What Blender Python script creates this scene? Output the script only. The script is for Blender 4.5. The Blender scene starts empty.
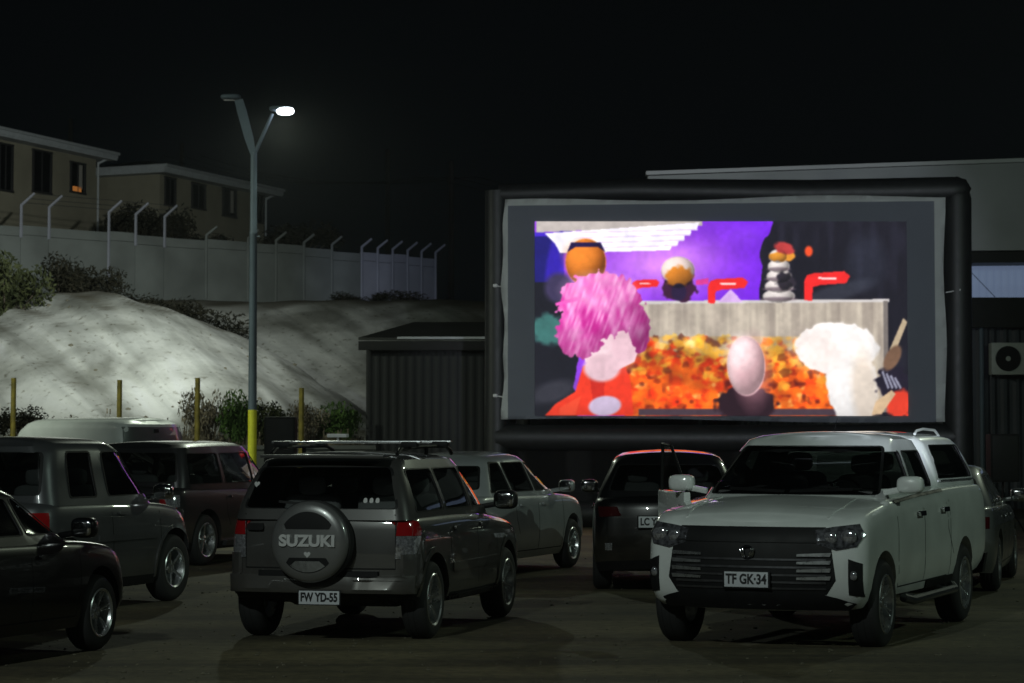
import bpy, bmesh, math, random
import numpy as np
from mathutils import Vector, Matrix
from mathutils.bvhtree import BVHTree
from mathutils.geometry import delaunay_2d_cdt
random.seed(7)
R = math.radians
sc = bpy.context.scene
col = sc.collection
F, HZ, CH = 2360.0, 461.0, 1.6       # pixels per unit at 1 m, horizon row, camera height

def gz(y):                            # the lot rises very gently away from the camera
    return 0.0 if y < 22 else min(0.012*(y-22), 0.45)
def P(px, y):  return (px-512)*y/F
def Z(py, y):  return CH+(HZ-py)*y/F
def depth(py):                        # distance at which the ground meets image row py
    d = 10.0
    while HZ+(CH-gz(d))*F/d > py: d += 0.01
    return d

# ------------------------------------------------------------------ materials
def new_mat(name):
    m = bpy.data.materials.new(name); m.use_nodes = True
    return m, m.node_tree, m.node_tree.nodes['Principled BSDF']
def mat(name, c, rough=.6, metal=0., coat=0., var=0., vs=8., bump=0., bs=60., spec=None, emit=None, es=0.):
    m, nt, b = new_mat(name)
    b.inputs['Base Color'].default_value = (*c, 1)
    b.inputs['Roughness'].default_value = rough
    b.inputs['Metallic'].default_value = metal
    b.inputs['Coat Weight'].default_value = coat
    b.inputs['Coat Roughness'].default_value = .03; b.inputs['Coat IOR'].default_value = 1.75
    if spec is not None: b.inputs['Specular IOR Level'].default_value = spec
    if emit: b.inputs['Emission Color'].default_value = (*emit, 1); b.inputs['Emission Strength'].default_value = es
    tc = None
    if var or bump:
        tc = nt.nodes.new('ShaderNodeTexCoord')
    if var:
        n = nt.nodes.new('ShaderNodeTexNoise'); n.inputs['Scale'].default_value = vs; n.inputs['Detail'].default_value = 6
        r = nt.nodes.new('ShaderNodeValToRGB')
        r.color_ramp.elements[0].position = .3; r.color_ramp.elements[1].position = .7
        r.color_ramp.elements[0].color = (*[x*(1-var) for x in c], 1); r.color_ramp.elements[1].color = (*[min(1, x*(1+var)) for x in c], 1)
        nt.links.new(tc.outputs['Object'], n.inputs['Vector']); nt.links.new(n.outputs['Fac'], r.inputs['Fac'])
        nt.links.new(r.outputs['Color'], b.inputs['Base Color'])
        mr = nt.nodes.new('ShaderNodeMapRange'); mr.inputs['To Min'].default_value = max(.02, rough*.8); mr.inputs['To Max'].default_value = min(1, rough*1.25)
        nt.links.new(n.outputs['Fac'], mr.inputs['Value']); nt.links.new(mr.outputs['Result'], b.inputs['Roughness'])
    if bump:
        n = nt.nodes.new('ShaderNodeTexNoise'); n.inputs['Scale'].default_value = bs; n.inputs['Detail'].default_value = 5
        bp = nt.nodes.new('ShaderNodeBump'); bp.inputs['Strength'].default_value = bump
        nt.links.new(tc.outputs['Object'], n.inputs['Vector']); nt.links.new(n.outputs['Fac'], bp.inputs['Height']); nt.links.new(bp.outputs['Normal'], b.inputs['Normal'])
    return m
def paint(name, c, metal=.4, rough=.35):
    m = mat(name, c, rough, metal, 1.0, .08, 3.0, .015, 900)
    # road dust on the lower panels
    nt = m.node_tree; b = nt.nodes['Principled BSDF']
    tc = nt.nodes.new('ShaderNodeTexCoord'); sx = nt.nodes.new('ShaderNodeSeparateXYZ')
    nt.links.new(tc.outputs['Object'], sx.inputs[0])
    mr = nt.nodes.new('ShaderNodeMapRange'); mr.inputs['From Min'].default_value = .85; mr.inputs['From Max'].default_value = .25
    mr.inputs['To Min'].default_value = 0; mr.inputs['To Max'].default_value = .55
    nt.links.new(sx.outputs['Z'], mr.inputs['Value'])
    n = nt.nodes.new('ShaderNodeTexNoise'); n.inputs['Scale'].default_value = 5; n.inputs['Detail'].default_value = 8
    nt.links.new(tc.outputs['Object'], n.inputs['Vector'])
    mu = nt.nodes.new('ShaderNodeMath'); mu.operation = 'MULTIPLY'
    nt.links.new(mr.outputs[0], mu.inputs[0]); nt.links.new(n.outputs['Fac'], mu.inputs[1])
    old = b.inputs['Base Color'].links[0].from_socket
    mx = nt.nodes.new('ShaderNodeMix'); mx.data_type = 'RGBA'
    nt.links.new(mu.outputs[0], mx.inputs['Factor']); nt.links.new(old, mx.inputs['A']); mx.inputs['B'].default_value = (.12, .10, .075, 1)
    nt.links.new(mx.outputs['Result'], b.inputs['Base Color'])
    co = nt.nodes.new('ShaderNodeMapRange'); co.inputs['From Min'].default_value = 0; co.inputs['From Max'].default_value = .35
    co.inputs['To Min'].default_value = 1; co.inputs['To Max'].default_value = .25
    nt.links.new(mu.outputs[0], co.inputs['Value']); nt.links.new(co.outputs[0], b.inputs['Coat Weight'])
    return m
def glass(name, tint):
    m = bpy.data.materials.new(name); m.use_nodes = True; nt = m.node_tree; nt.nodes.clear()
    o = nt.nodes.new('ShaderNodeOutputMaterial'); mx = nt.nodes.new('ShaderNodeMixShader')
    t = nt.nodes.new('ShaderNodeBsdfTransparent'); t.inputs[0].default_value = (*tint, 1)
    g = nt.nodes.new('ShaderNodeBsdfGlossy'); g.inputs['Roughness'].default_value = .03
    f = nt.nodes.new('ShaderNodeFresnel'); f.inputs['IOR'].default_value = 1.85
    nt.links.new(f.outputs[0], mx.inputs[0]); nt.links.new(t.outputs[0], mx.inputs[1]); nt.links.new(g.outputs[0], mx.inputs[2])
    nt.links.new(mx.outputs[0], o.inputs[0]); return m
M = {}
M['rubber'] = mat('rubber', (.018, .018, .019), .75, bump=.2, bs=90)
M['plastic'] = mat('black_plastic', (.010, .010, .011), .55, var=.2, bump=.1, bs=250, spec=.25)
M['gap'] = mat('gap', (.004, .004, .004), .9)
M['chrome'] = mat('chrome', (.75, .75, .77), .12, 1.0)
M['alloy'] = mat('alloy', (.62, .63, .65), .28, .9, .4, .15, 20)
M['alloy_dark'] = mat('alloy_dark', (.12, .12, .13), .35, .8, .3, .15, 20)
M['seat'] = mat('seat_cloth', (.15, .15, .155), .85, bump=.3, bs=120)
M['dash'] = mat('dashboard', (.05, .05, .053), .6)
M['glass'] = glass('car_glass', (.85, .88, .87))
M['glass_clear'] = glass('clear_glass', (.8, .83, .82))
M['glass_dark'] = glass('tinted_glass', (.5, .53, .52))
M['plate'] = mat('number_plate_white', (.62, .64, .68), .4)
M['ink'] = mat('plate_ink', (.01, .01, .012), .5)
M['red_lens'] = mat('red_lens', (.32, .008, .01), .12, 0, 1)
M['dark_red'] = mat('smoked_red_lens', (.05, .003, .004), .1, 0, 1)
M['clear_lens'] = mat('clear_lens', (.5, .5, .54), .1, .7, 1, .5, 45, .3, 70)
M['lamp_lens'] = mat('headlamp', (.17, .17, .19), .1, .6, 1, .85, 24, .6, 40)
M['sticker'] = mat('sticker_white', (.6, .6, .6), .6)

def link(o): col.objects.link(o); return o
def tag(o, label=None, cat=None, group=None, kind=None):
    if label: o['label'] = label
    if cat: o['category'] = cat
    if group: o['group'] = group
    if kind: o['kind'] = kind
    return o
def empty(name, loc, rot=(0, 0, 0)):
    o = bpy.data.objects.new(name, None); o.empty_display_size = .2; o.location = loc; o.rotation_euler = rot; return link(o)
def finish(bm, angle=32, smooth=True):
    bm.normal_update()
    for f in bm.faces: f.smooth = smooth
    ca = R(angle)
    for e in bm.edges:
        if len(e.link_faces) == 2 and e.calc_face_angle(0) > ca: e.smooth = False
def mk(name, bm, m, parent=None, angle=32, smooth=True):
    finish(bm, angle, smooth)
    me = bpy.data.meshes.new(name); bm.to_mesh(me); bm.free()
    for x in (m if isinstance(m, (list, tuple)) else [m]): me.materials.append(x)
    o = bpy.data.objects.new(name, me); link(o)
    if parent: o.parent = parent
    return o
def box(bm, c, s, bev=0, mtx=None, mi=0):
    r = bmesh.ops.create_cube(bm, size=1.0)
    vs = r['verts']
    for v in vs: v.co = Vector((v.co.x*s[0], v.co.y*s[1], v.co.z*s[2]))
    fs = set(f for v in vs for f in v.link_faces)
    if bev:
        rr = bmesh.ops.bevel(bm, geom=list(set(e for v in vs for e in v.link_edges)), offset=bev, segments=2, affect='EDGES', profile=.7)
        vs = list(set(v for f in rr['faces'] for v in f.verts) | set(v for v in vs if v.is_valid))
    for v in vs:
        p = v.co + Vector(c) if mtx is None else mtx @ (v.co) + Vector(c)
        v.co = p
    for v in vs:
        for f in v.link_faces: f.material_index = mi
def tube(bm, pts, r, n=8, caps=True, mi=0):
    pts = [Vector(p) for p in pts]; rs = r if isinstance(r, (list, tuple)) else [r]*len(pts)
    rings = []; up = None
    for i, p in enumerate(pts):
        t = ((pts[min(i+1, len(pts)-1)]-p).normalized() + (p-pts[max(i-1, 0)]).normalized()).normalized()
        if up is None:
            up = Vector((0, 0, 1)) if abs(t.z) < .9 else Vector((1, 0, 0))
        a = t.cross(up).normalized(); b = a.cross(t).normalized(); up = b
        rings.append([bm.verts.new(p+rs[i]*(math.cos(2*math.pi*k/n)*a+math.sin(2*math.pi*k/n)*b)) for k in range(n)])
    for i in range(len(rings)-1):
        for k in range(n):
            f = bm.faces.new((rings[i][k], rings[i][(k+1) % n], rings[i+1][(k+1) % n], rings[i+1][k])); f.material_index = mi
    if caps:
        bm.faces.new(rings[0]).material_index = mi; bm.faces.new(rings[-1][::-1]).material_index = mi
    bmesh.ops.recalc_face_normals(bm, faces=bm.faces)
def lathe(bm, prof, n=32, axis='y', c=(0, 0, 0), mi=0):   # prof: (radius, along)
    rings = []
    for r, a in prof:
        ring = []
        for k in range(n):
            u = 2*math.pi*k/n; x, z = r*math.cos(u), r*math.sin(u)
            co = {'y': (x, a, z), 'x': (a, x, z), 'z': (x, z, a)}[axis]
            ring.append(bm.verts.new(Vector(co)+Vector(c)))
        rings.append(ring)
    for i in range(len(rings)-1):
        for k in range(n):
            f = bm.faces.new((rings[i][k], rings[i][(k+1) % n], rings[i+1][(k+1) % n], rings[i+1][k])); f.material_index = mi
    return rings
def superbox(bm, c, s, e=.5, nu=16, nv=10, mtx=None):
    def sp(v, p): return math.copysign(abs(v)**p, v)
    rings = []
    for j in range(nv+1):
        ph = -math.pi/2+math.pi*j/nv
        rings.append([bm.verts.new((mtx or Matrix.Identity(3)) @ Vector((s[0]*sp(math.cos(ph), e)*sp(math.cos(2*math.pi*i/nu), e), s[1]*sp(math.cos(ph), e)*sp(math.sin(2*math.pi*i/nu), e), s[2]*sp(math.sin(ph), e)))+Vector(c)) for i in range(nu)])
    for j in range(nv):
        for i in range(nu):
            try: bm.faces.new((rings[j][i], rings[j][(i+1) % nu], rings[j+1][(i+1) % nu], rings[j+1][i]))
            except ValueError: pass
    bmesh.ops.remove_doubles(bm, verts=[v for r in rings for v in r], dist=1e-5)
def clamp(v, a=0., b=1.): return max(a, min(b, v))
def sstep(v): v = clamp(v); return v*v*(3-2*v)
def interp(pts, x):
    if x <= pts[0][0]: return pts[0][1]
    if x >= pts[-1][0]: return pts[-1][1]
    for i in range(len(pts)-1):
        if pts[i][0] <= x <= pts[i+1][0]:
            x0, y0 = pts[i]; x1, y1 = pts[i+1]
            def sl(k):
                if k <= 0 or k >= len(pts)-1: return None
                return (pts[k+1][1]-pts[k-1][1])/(pts[k+1][0]-pts[k-1][0])
            h = x1-x0; s0 = sl(i); s1 = sl(i+1); d = (y1-y0)/h
            s0 = d if s0 is None else s0; s1 = d if s1 is None else s1
            t = (x-x0)/h
            return (2*t**3-3*t*t+1)*y0+(t**3-2*t*t+t)*h*s0+(-2*t**3+3*t*t)*y1+(t**3-t*t)*h*s1

# ------------------------------------------------------------------ vehicle bodies
def half_ring(xr, xf, w, rc, ry, bf, br, tf, tr, ns=30):
    L = xf-xr
    def W(x): return w*(1-tf*clamp((x-(xf-.4*L))/(.4*L))**2-tr*clamp(((xr+.3*L)-x)/(.3*L))**2)
    pts = []
    xc = xf-bf-rc; yc = W(xc)-ry
    for k in range(6):
        y = yc*k/6; pts.append((xf-bf*(y/yc)**2, y))
    for k in range(6):
        a = math.pi/2*k/6; pts.append((xc+rc*math.cos(a), yc+ry*math.sin(a)))
    xe = xr+br+rc
    for k in range(ns+1):
        x = xc+(xe-xc)*k/ns; pts.append((x, W(x)))
    yc = W(xe)-ry
    for k in range(1, 7):
        a = math.pi/2*k/6; pts.append((xe-rc*math.sin(a), yc+ry*math.cos(a)))
    for k in range(5, -1, -1):
        y = yc*k/6; pts.append((xr+br*(y/yc)**2, y))
    return pts
def shell(rings, zb, zt, crown=.03, closed=True, matfn=None, **kw):
    """rings: (t, xr, xf, w[, rc]) from bottom to top; closed surface of a car body or cabin"""
    bm = bmesh.new(); G = []
    for rg in rings:
        t, xr, xf, w = rg[:4]; k2 = dict(kw)
        pts = half_ring(xr, xf, w, **k2)
        G.append([(x, y, zb(x)+(zt(x)-zb(x))*t) for x, y in pts])
    for s in (1, -1):
        V = [[bm.verts.new((x, s*y, z)) for x, y, z in row] for row in G]
        for i in range(len(V)-1):
            for k in range(len(V[0])-1):
                try: bm.faces.new((V[i][k], V[i][k+1], V[i+1][k+1], V[i+1][k]))
                except ValueError: pass
    def cap(row, cr):
        m = 10; rows = []
        ym = max(p[1] for p in row)
        for x, y, z in row:
            rows.append([bm.verts.new((x, y*(1-2*j/m), z+cr*((y/ym)**1.0)*(1-(1-2*j/m)**2)*1.0)) for j in range(m+1)])
        for i in range(len(rows)-1):
            for j in range(m):
                try: bm.faces.new((rows[i][j], rows[i][j+1], rows[i+1][j+1], rows[i+1][j]))
                except ValueError: pass
    cap(G[-1], crown)
    if closed: cap(G[0], 0)
    bmesh.ops.remove_doubles(bm, verts=bm.verts, dist=2e-4)
    bmesh.ops.dissolve_degenerate(bm, edges=bm.edges, dist=1e-5)
    bmesh.ops.recalc_face_normals(bm, faces=bm.faces)
    # make sure normals face out
    if sum((f.normal.dot(f.calc_center_median()-Vector((0, 0, .8))) * f.calc_area()) for f in bm.faces) < 0:
        bmesh.ops.reverse_faces(bm, faces=bm.faces)
    return bm
def prism(poly, axis, a, b):
    bm = bmesh.new()
    mk3 = {'y': lambda p, q: (p[0], q, p[1]), 'x': lambda p, q: (q, p[0], p[1])}[axis]
    A = [bm.verts.new(mk3(p, a)) for p in poly]; B = [bm.verts.new(mk3(p, b)) for p in poly]
    n = len(poly)
    bm.faces.new(A); bm.faces.new(B[::-1])
    for i in range(n): bm.faces.new((A[i], B[i], B[(i+1) % n], A[(i+1) % n]))
    bmesh.ops.recalc_face_normals(bm, faces=bm.faces)
    return bm
def boolean_cut(me, cutters, solver='EXACT'):
    """mesh minus the joined cutter bmeshes"""
    o = bpy.data.objects.new('tmp', me); link(o); tmp = []
    cb = bpy.data.meshes.new('cut'); big = bmesh.new()
    for c in cutters:
        m2 = bpy.data.meshes.new('c'); c.to_mesh(m2); big.from_mesh(m2); c.free(); bpy.data.meshes.remove(m2)
    big.to_mesh(cb); big.free()
    c = bpy.data.objects.new('cut', cb); link(c)
    md = o.modifiers.new('b', 'BOOLEAN'); md.object = c; md.operation = 'DIFFERENCE'; md.solver = solver; md.use_self = False
    dg = bpy.context.evaluated_depsgraph_get(); dg.update()
    res = bpy.data.meshes.new_from_object(o.evaluated_get(dg))
    bpy.data.objects.remove(o); bpy.data.objects.remove(c); bpy.data.meshes.remove(cb)
    return res
def inside(p, poly):
    c = False; n = len(poly); j = n-1
    for i in range(n):
        if (poly[i][1] > p[1]) != (poly[j][1] > p[1]) and p[0] < (poly[j][0]-poly[i][0])*(p[1]-poly[i][1])/(poly[j][1]-poly[i][1])+poly[i][0]: c = not c
        j = i
    return c
def cdt(poly, step, hole=None):
    pts = []; edges = []
    def loop(pl):
        s = len(pts); q = []
        for i, p in enumerate(pl):
            a = Vector(p); b = Vector(pl[(i+1) % len(pl)]); n = max(1, int((b-a).length/step))
            q += [a+(b-a)*k/n for k in range(n)]
        pts.extend(q); edges.extend((s+i, s+(i+1) % len(q)) for i in range(len(q)))
    loop(poly)
    if hole: loop(hole)
    xs = [p[0] for p in poly]; ys = [p[1] for p in poly]
    x = min(xs)+step/2
    while x < max(xs):
        y = min(ys)+step/2
        while y < max(ys):
            if inside((x, y), poly) and not (hole and inside((x, y), hole)) and min((Vector((x, y))-e).length for e in pts[:len(edges)]) > step*.4: pts.append(Vector((x, y)))
            y += step
        x += step
    v, e, f, *_ = delaunay_2d_cdt(pts, edges, [], 0, 1e-6)
    out = []
    for t in f:
        c = sum((v[i] for i in t), Vector((0, 0)))/len(t)
        if inside(c, poly) and not (hole and inside(c, hole)): out.append(t)
    return v, out
DIRS = {'R': (Vector((0, -3, 0)), Vector((0, 1, 0))), 'L': (Vector((0, 3, 0)), Vector((0, -1, 0))),
        'F': (Vector((5, 0, 0)), Vector((-1, 0, 0))), 'B': (Vector((-5, 0, 0)), Vector((1, 0, 0))), 'T': (Vector((0, 0, 4)), Vector((0, 0, -1)))}
def lift(p, view):
    if view in 'RL': return Vector((p[0], 0, p[1]))
    if view in 'FB': return Vector((0, p[0], p[1]))
    return Vector((p[0], p[1], 0))
def patch(poly, view, bvhs, off=.003, th=.02, step=.07, hole=None):
    v, fs = cdt(poly, step, hole)
    o0, d = DIRS[view]; bm = bmesh.new(); V = []; last = None
    for p in v:
        q = lift(p, view)+o0; best = None
        for b in bvhs:
            h = b.ray_cast(q, d)
            if h[0] is not None and (best is None or h[3] < best[2]): best = (h[0], h[1], h[3])
        if best is None: V.append(None); continue
        n = best[1] if best[1].dot(d) < 0 else -best[1]
        V.append(bm.verts.new(best[0]+n*off))
    for t in fs:
        if any(V[i] is None for i in t): continue
        try: bm.faces.new([V[i] for i in t])
        except ValueError: pass
    for x in list(bm.verts):
        if not x.link_faces: bm.verts.remove(x)
    bm.normal_update()
    if sum(f.normal.dot(d)*f.calc_area() for f in bm.faces) > 0: bmesh.ops.reverse_faces(bm, faces=bm.faces)
    be = [e for e in bm.edges if e.is_boundary]
    if th:
        for e in be: e.smooth = False
        r = bmesh.ops.extrude_edge_only(bm, edges=be)
        for x in r['geom']:
            if isinstance(x, bmesh.types.BMVert): x.co += d*th
    return bm
def strip(pts, w):     # a thin closed polygon around a polyline
    pts = [Vector(p) for p in pts]; a = []; b = []
    for i, p in enumerate(pts):
        t = (pts[min(i+1, len(pts)-1)]-pts[max(i-1, 0)]).normalized(); n = Vector((-t.y, t.x))*w/2
        a.append(p+n); b.append(p-n)
    return [tuple(x) for x in a+b[::-1]]
def arc(c, r, a0, a1, n=14): return [(c[0]+r*math.cos(R(a0+(a1-a0)*k/n)), c[1]+r*math.sin(R(a0+(a1-a0)*k/n))) for k in range(n+1)]
def scale_poly(poly, k):
    cx = sum(p[0] for p in poly)/len(poly); cy = sum(p[1] for p in poly)/len(poly)
    out = []
    for x, y in poly:
        v = Vector((x-cx, y-cy)); v = v*(1+k/max(v.length, .01)); out.append((cx+v.x, cy+v.y))
    return out
def round_poly(poly, r, n=4):
    out = []; N = len(poly)
    for i in range(N):
        p = Vector(poly[i]); a = Vector(poly[i-1]); b = Vector(poly[(i+1) % N])
        ra = min(r, (a-p).length*.45); rb = min(r, (b-p).length*.45)
        q0 = p+(a-p).normalized()*ra; q1 = p+(b-p).normalized()*rb
        for k in range(n+1):
            t = k/n; out.append(tuple((1-t)**2*q0+2*t*(1-t)*p+t*t*q1))
    return out
def text_obj(s, size, M4, m, parent, name='lettering', ext=.002, bold=.0, sx=1.0):
    cu = bpy.data.curves.new('t', 'FONT'); cu.body = s; cu.size = size; cu.extrude = ext; cu.offset = bold
    cu.align_x = 'CENTER'; cu.align_y = 'CENTER'
    o = bpy.data.objects.new('t', cu); link(o)
    dg = bpy.context.evaluated_depsgraph_get(); dg.update()
    me = bpy.data.meshes.new_from_object(o.evaluated_get(dg)); bpy.data.objects.remove(o)
    me.transform(Matrix.Diagonal((sx, 1, 1, 1))); me.transform(M4); me.materials.clear(); me.materials.append(m); me.name = name
    t = bpy.data.objects.new(name, me); link(t); t.parent = parent
    return t
def view_matrix(view, loc):    # text plane -> car space
    if view == 'B': m = Matrix(((0, 0, -1), (-1, 0, 0), (0, 1, 0)))
    else: m = Matrix(((0, 0, 1), (1, 0, 0), (0, 1, 0)))
    m = m.to_4x4(); m.translation = Vector(loc); return m

def wheel_mesh(r, wd, rr, n, rimmat, style=0):
    tb = bmesh.new(); h = wd/2
    lathe(tb, [(rr-.005, -h+.02), (rr+.01, -h+.004), (rr+(r-rr)*.55, -h), (r-.03, -h+.012), (r-.006, -h+.04), (r, -h+.07), (r-.004, -h+.072), (r-.004, -.012), (r, -.01), (r, .01), (r-.004, .012), (r-.004, h-.072), (r, h-.07), (r-.006, h-.04), (r-.03, h-.012), (rr+(r-rr)*.55, h), (rr+.01, h-.004), (rr-.005, h-.02)], 44)
    bmesh.ops.recalc_face_normals(tb, faces=tb.faces)
    finish(tb, 40); tm = bpy.data.meshes.new('tyre'); tb.to_mesh(tm); tb.free(); tm.materials.append(M['rubber'])
    rb = bmesh.new()    # outer face towards -y
    lathe(rb, [(rr+.004, -h+.006), (rr-.004, -h+.0), (rr-.02, -h+.01), (rr-.028, -h+.04), (rr-.04, .02), (rr-.05, h-.03)], 44)
    lathe(rb, [(.001, -h+.045), (.03, -h+.04), (.036, -h+.05), (.075, -h+.06), (.08, -h+.12)], 20)
    rings = lathe(rb, [(.13, 0), (.13, .02), (.001, .02)], 24)      # brake disc
    for k in range(n):
        a = 2*math.pi*k/n+.3
        offs = (0,) if style == 0 else (-.11, .11)
        for da in offs:
            p0 = Vector((math.cos(a+da*.4)*.05, -h+.055, math.sin(a+da*.4)*.05)); p1 = Vector((math.cos(a+da)*(rr-.02), -h+.028, math.sin(a+da)*(rr-.02)))
            t = (p1-p0).normalized(); s = t.cross(Vector((0, 1, 0))).normalized()
            w0, w1 = (.032, .045) if style == 0 else (.022, .02)
            q = []
            for p, w in ((p0, w0), (p0.lerp(p1, .5), (w0+w1)*.42), (p1, w1)):
                q.append([rb.verts.new(p+s*w*.5*a_+Vector((0, b_, 0))) for a_, b_ in ((-1, .004), (-.5, -.008), (.5, -.008), (1, .004), (.8, .045), (-.8, .045))])
            for i in range(2):
                for j in range(6): rb.faces.new((q[i][j], q[i][(j+1) % 6], q[i+1][(j+1) % 6], q[i+1][j]))
    bmesh.ops.recalc_face_normals(rb, faces=rb.faces)
    finish(rb, 35); rm = bpy.data.meshes.new('rim'); rb.to_mesh(rm); rb.free(); rm.materials.append(rimmat)
    return tm, rm

def build_car(S, name, label, cat, wheel_at, px, py, theta):
    """S: dictionary with the proportions; wheel_at=(axle 'f'/'r', side +1 left/-1 right) sits at picture column px, contact row py"""
    pm = S['paint']; PL = M['plastic']
    xr, xf, W = S['xr'], S['xf'], S['W']; axf, axr = S['axf'], S['axr']
    ih = Vector((math.sin(R(theta)), math.cos(R(theta)), 0)); il = Vector((-ih.y, ih.x, 0))
    if S.get('at'): d = S['at'][1]; c = Vector((S['at'][0], d, 0))
    else:
        d = depth(py); X = P(px, d)
        c = Vector((X, d, 0))-ih*(axf if wheel_at[0] == 'f' else axr)-il*wheel_at[1]*(W-.1)
    c.z = gz(c.y)
    rz = math.atan2(ih.y, ih.x)
    rot = Matrix.Rotation(math.atan(.012), 3, 'X') @ Matrix.Rotation(rz, 3, 'Z') if c.y > 22 else Matrix.Rotation(rz, 3, 'Z')
    root = empty(name, c, rot.to_euler()); tag(root, label, cat)
    zb = lambda x: interp(S['bottom'], x); zt = lambda x: interp(S['belt'], x); zr = lambda x: interp(S['roof'], x)
    Lr = S.get('rings') or [(0, .10, .16, .93), (.12, .05, .07, .97), (.3, .0, .0, .995), (.5, 0, .005, 1.0), (.7, .01, .03, .995), (.84, .02, .06, .985), (.93, .035, .10, .968), (.98, .06, .15, .945), (1, .09, .2, .92)]
    rings = [(t, xr+a, xf-b, W*k) for t, a, b, k in Lr]
    kw = dict(rc=S.get('rc', .22), ry=S.get('ry', .2), bf=S.get('bf', .14), br=S.get('br', .06), tf=S.get('tf', .08), tr=S.get('tr', .04))
    bm = shell(rings, zb, zt, S.get('crown', .035), **kw)
    bvb = BVHTree.FromBMesh(bm)
    me = bpy.data.meshes.new('body'); bm.to_mesh(me); bm.free()
    Rw = S['rw']; Ra = Rw+.055; cut = []
    for ax in (axf, axr):
        for s in (1, -1):
            pl = arc((ax, Rw+.02), Ra, 0, 360, 36)[:-1]
            cut.append(prism(pl, 'y', s*(W-.34), s*(W+.3)))
    me2 = boolean_cut(me, cut)
    bm = bmesh.new(); bm.from_mesh(me2); me2.materials.clear()
    zc = S.get('clad', 0)
    for f in bm.faces:
        q = f.calc_center_median(); f.material_index = 0
        if any(abs(math.hypot(q.x-ax, q.z-Rw-.02)) < Ra-.004 and abs(q.y) > W-.35 for ax in (axf, axr)) and abs(abs(q.y)-W) < .4 and (abs(f.normal.y) < .2 or abs(abs(q.y)-(W-.34)) < .004): f.material_index = 1
        elif q.z < zb(q.x)+zc: f.material_index = 1
    body = mk('body', bm, [pm, PL], root, 40)
    B = [bvb]
    # cabins
    cabins = S.get('cabins') or [S]
    GB = []
    for C in cabins:
        g = C['gh']     # list of (t, xr, xf, w)
        zr2 = (lambda x, C=C: interp(C['roof'], x))
        zbg = lambda x: zt(x)-.03
        kg = dict(rc=C.get('grc', .16), ry=C.get('gry', .14), bf=C.get('gbf', .12), br=C.get('gbr', .04), tf=C.get('gtf', .05), tr=C.get('gtr', .03), ns=24)
        bm = shell(g, zbg, zr2, C.get('gcrown', .04), closed=False, **kg)
        bv = BVHTree.FromBMesh(bm); GB.append(bv)
        me = bpy.data.meshes.new('cabin'); bm.to_mesh(me); bm.free()
        o = bpy.data.objects.new('t', me); link(o); md = o.modifiers.new('s', 'SOLIDIFY'); md.thickness = .035; md.offset = -1
        dg = bpy.context.evaluated_depsgraph_get(); dg.update()
        me = bpy.data.meshes.new_from_object(o.evaluated_get(dg)); bpy.data.objects.remove(o)
        cut = {'S': [], 'F': [], 'B': []}; panes = []
        for w in C['windows']:
            view, poly = w[0], w[1]; gm = w[2] if len(w) > 2 else 'glass_dark'; poly = round_poly(poly, .045, 3)
            vs = {'S': 'RL'}.get(view, view)
            for v in vs:
                if v == 'R': cut['S'].append(prism(poly, 'y', -1.3, -.4))
                if v == 'L': cut['S'].append(prism(poly, 'y', .4, 1.3))
                if v == 'F': cut['F'].append(prism(poly, 'x', C['cutf'], 3.5))
                if v == 'B': cut['B'].append(prism(poly, 'x', -4, C['cutr']))
                panes.append((v, poly, gm))
        for grp in cut.values():
            if not grp: continue
            top = max(v.co.z for v in me.vertices); area = sum(f.area for f in me.polygons)
            for solver, shift in (('EXACT', 0), ('EXACT', .0037), ('EXACT', -.0061), ('FAST', .002)):
                gg = []
                for q in grp:
                    q2 = q.copy(); bmesh.ops.translate(q2, verts=q2.verts, vec=(shift, shift, shift)); gg.append(q2)
                try: r_ = boolean_cut(me.copy(), gg, solver)
                except TypeError: continue
                if len(r_.vertices) and max(v.co.z for v in r_.vertices) > top-.002 and sum(f.area for f in r_.polygons) > area*.72: break
                print('boolean retry', name, solver)
            me = r_
        bm = bmesh.new(); bm.from_mesh(me)
        bmesh.ops.delete(bm, geom=[f for f in bm.faces if f.calc_area() < 1e-9], context='FACES_ONLY')
        for f in bm.faces: f.material_index = 0
        for f in bm.faces:      # the inside of the shell is black trim
            q = f.calc_center_median(); h = bv.find_nearest(q)
            if h[3] > .006: f.material_index = 1
        mk(C.get('gname', 'cabin'), bm, [C.get('gpaint', pm), M['dash']], root, 40)
        for v, poly, gm in panes:
            mk({'F': 'windscreen', 'B': 'rear_window'}.get(v, 'window'), patch(scale_poly(poly, .006), v, [bv], -.012, 0, .12), M[gm], root, 60)
            mk('window_seal', patch(scale_poly(poly, .018), v, [bv], .004, .01, .2, hole=scale_poly(poly, -.004)), PL, root)
    ALL = B+GB
    for f in S.get('features', []):
        nm, view, poly, off, m = f[:5]; th = f[5] if len(f) > 5 else .02; step = f[6] if len(f) > 6 else .07
        for v in {'S': 'RL'}.get(view, view):
            polys = [poly]
            if view in 'FB' and len(f) > 7 and f[7] == 'mirror': polys = [poly, [(-a, b) for a, b in poly][::-1]]
            for pl in polys:
                o = mk(nm, patch(pl, v, ALL, off, th, step), M.get(m, pm) if isinstance(m, str) else m, root)
                if len(f) > 8: o['label'] = f[8]
    # door gaps
    for pts in S.get('gaps', []):
        for v in 'RL': mk('door_gap', patch(strip(pts, .012), v, B, .0015, 0, .1), M['gap'], root)
    # arch trims
    if S.get('flare'):
        for ax in (axf, axr):
            pl = arc((ax, Rw+.02), Ra+S['flare'], -12, 192, 24)+arc((ax, Rw+.02), Ra-.004, 192, -12, 24)
            for v in 'RL': mk('wheel_arch_trim', patch(pl, v, B, .012, .02, .06), M[S.get('flaremat', 'plastic')] if isinstance(S.get('flaremat', 'plastic'), str) else S['flaremat'], root)
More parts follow.
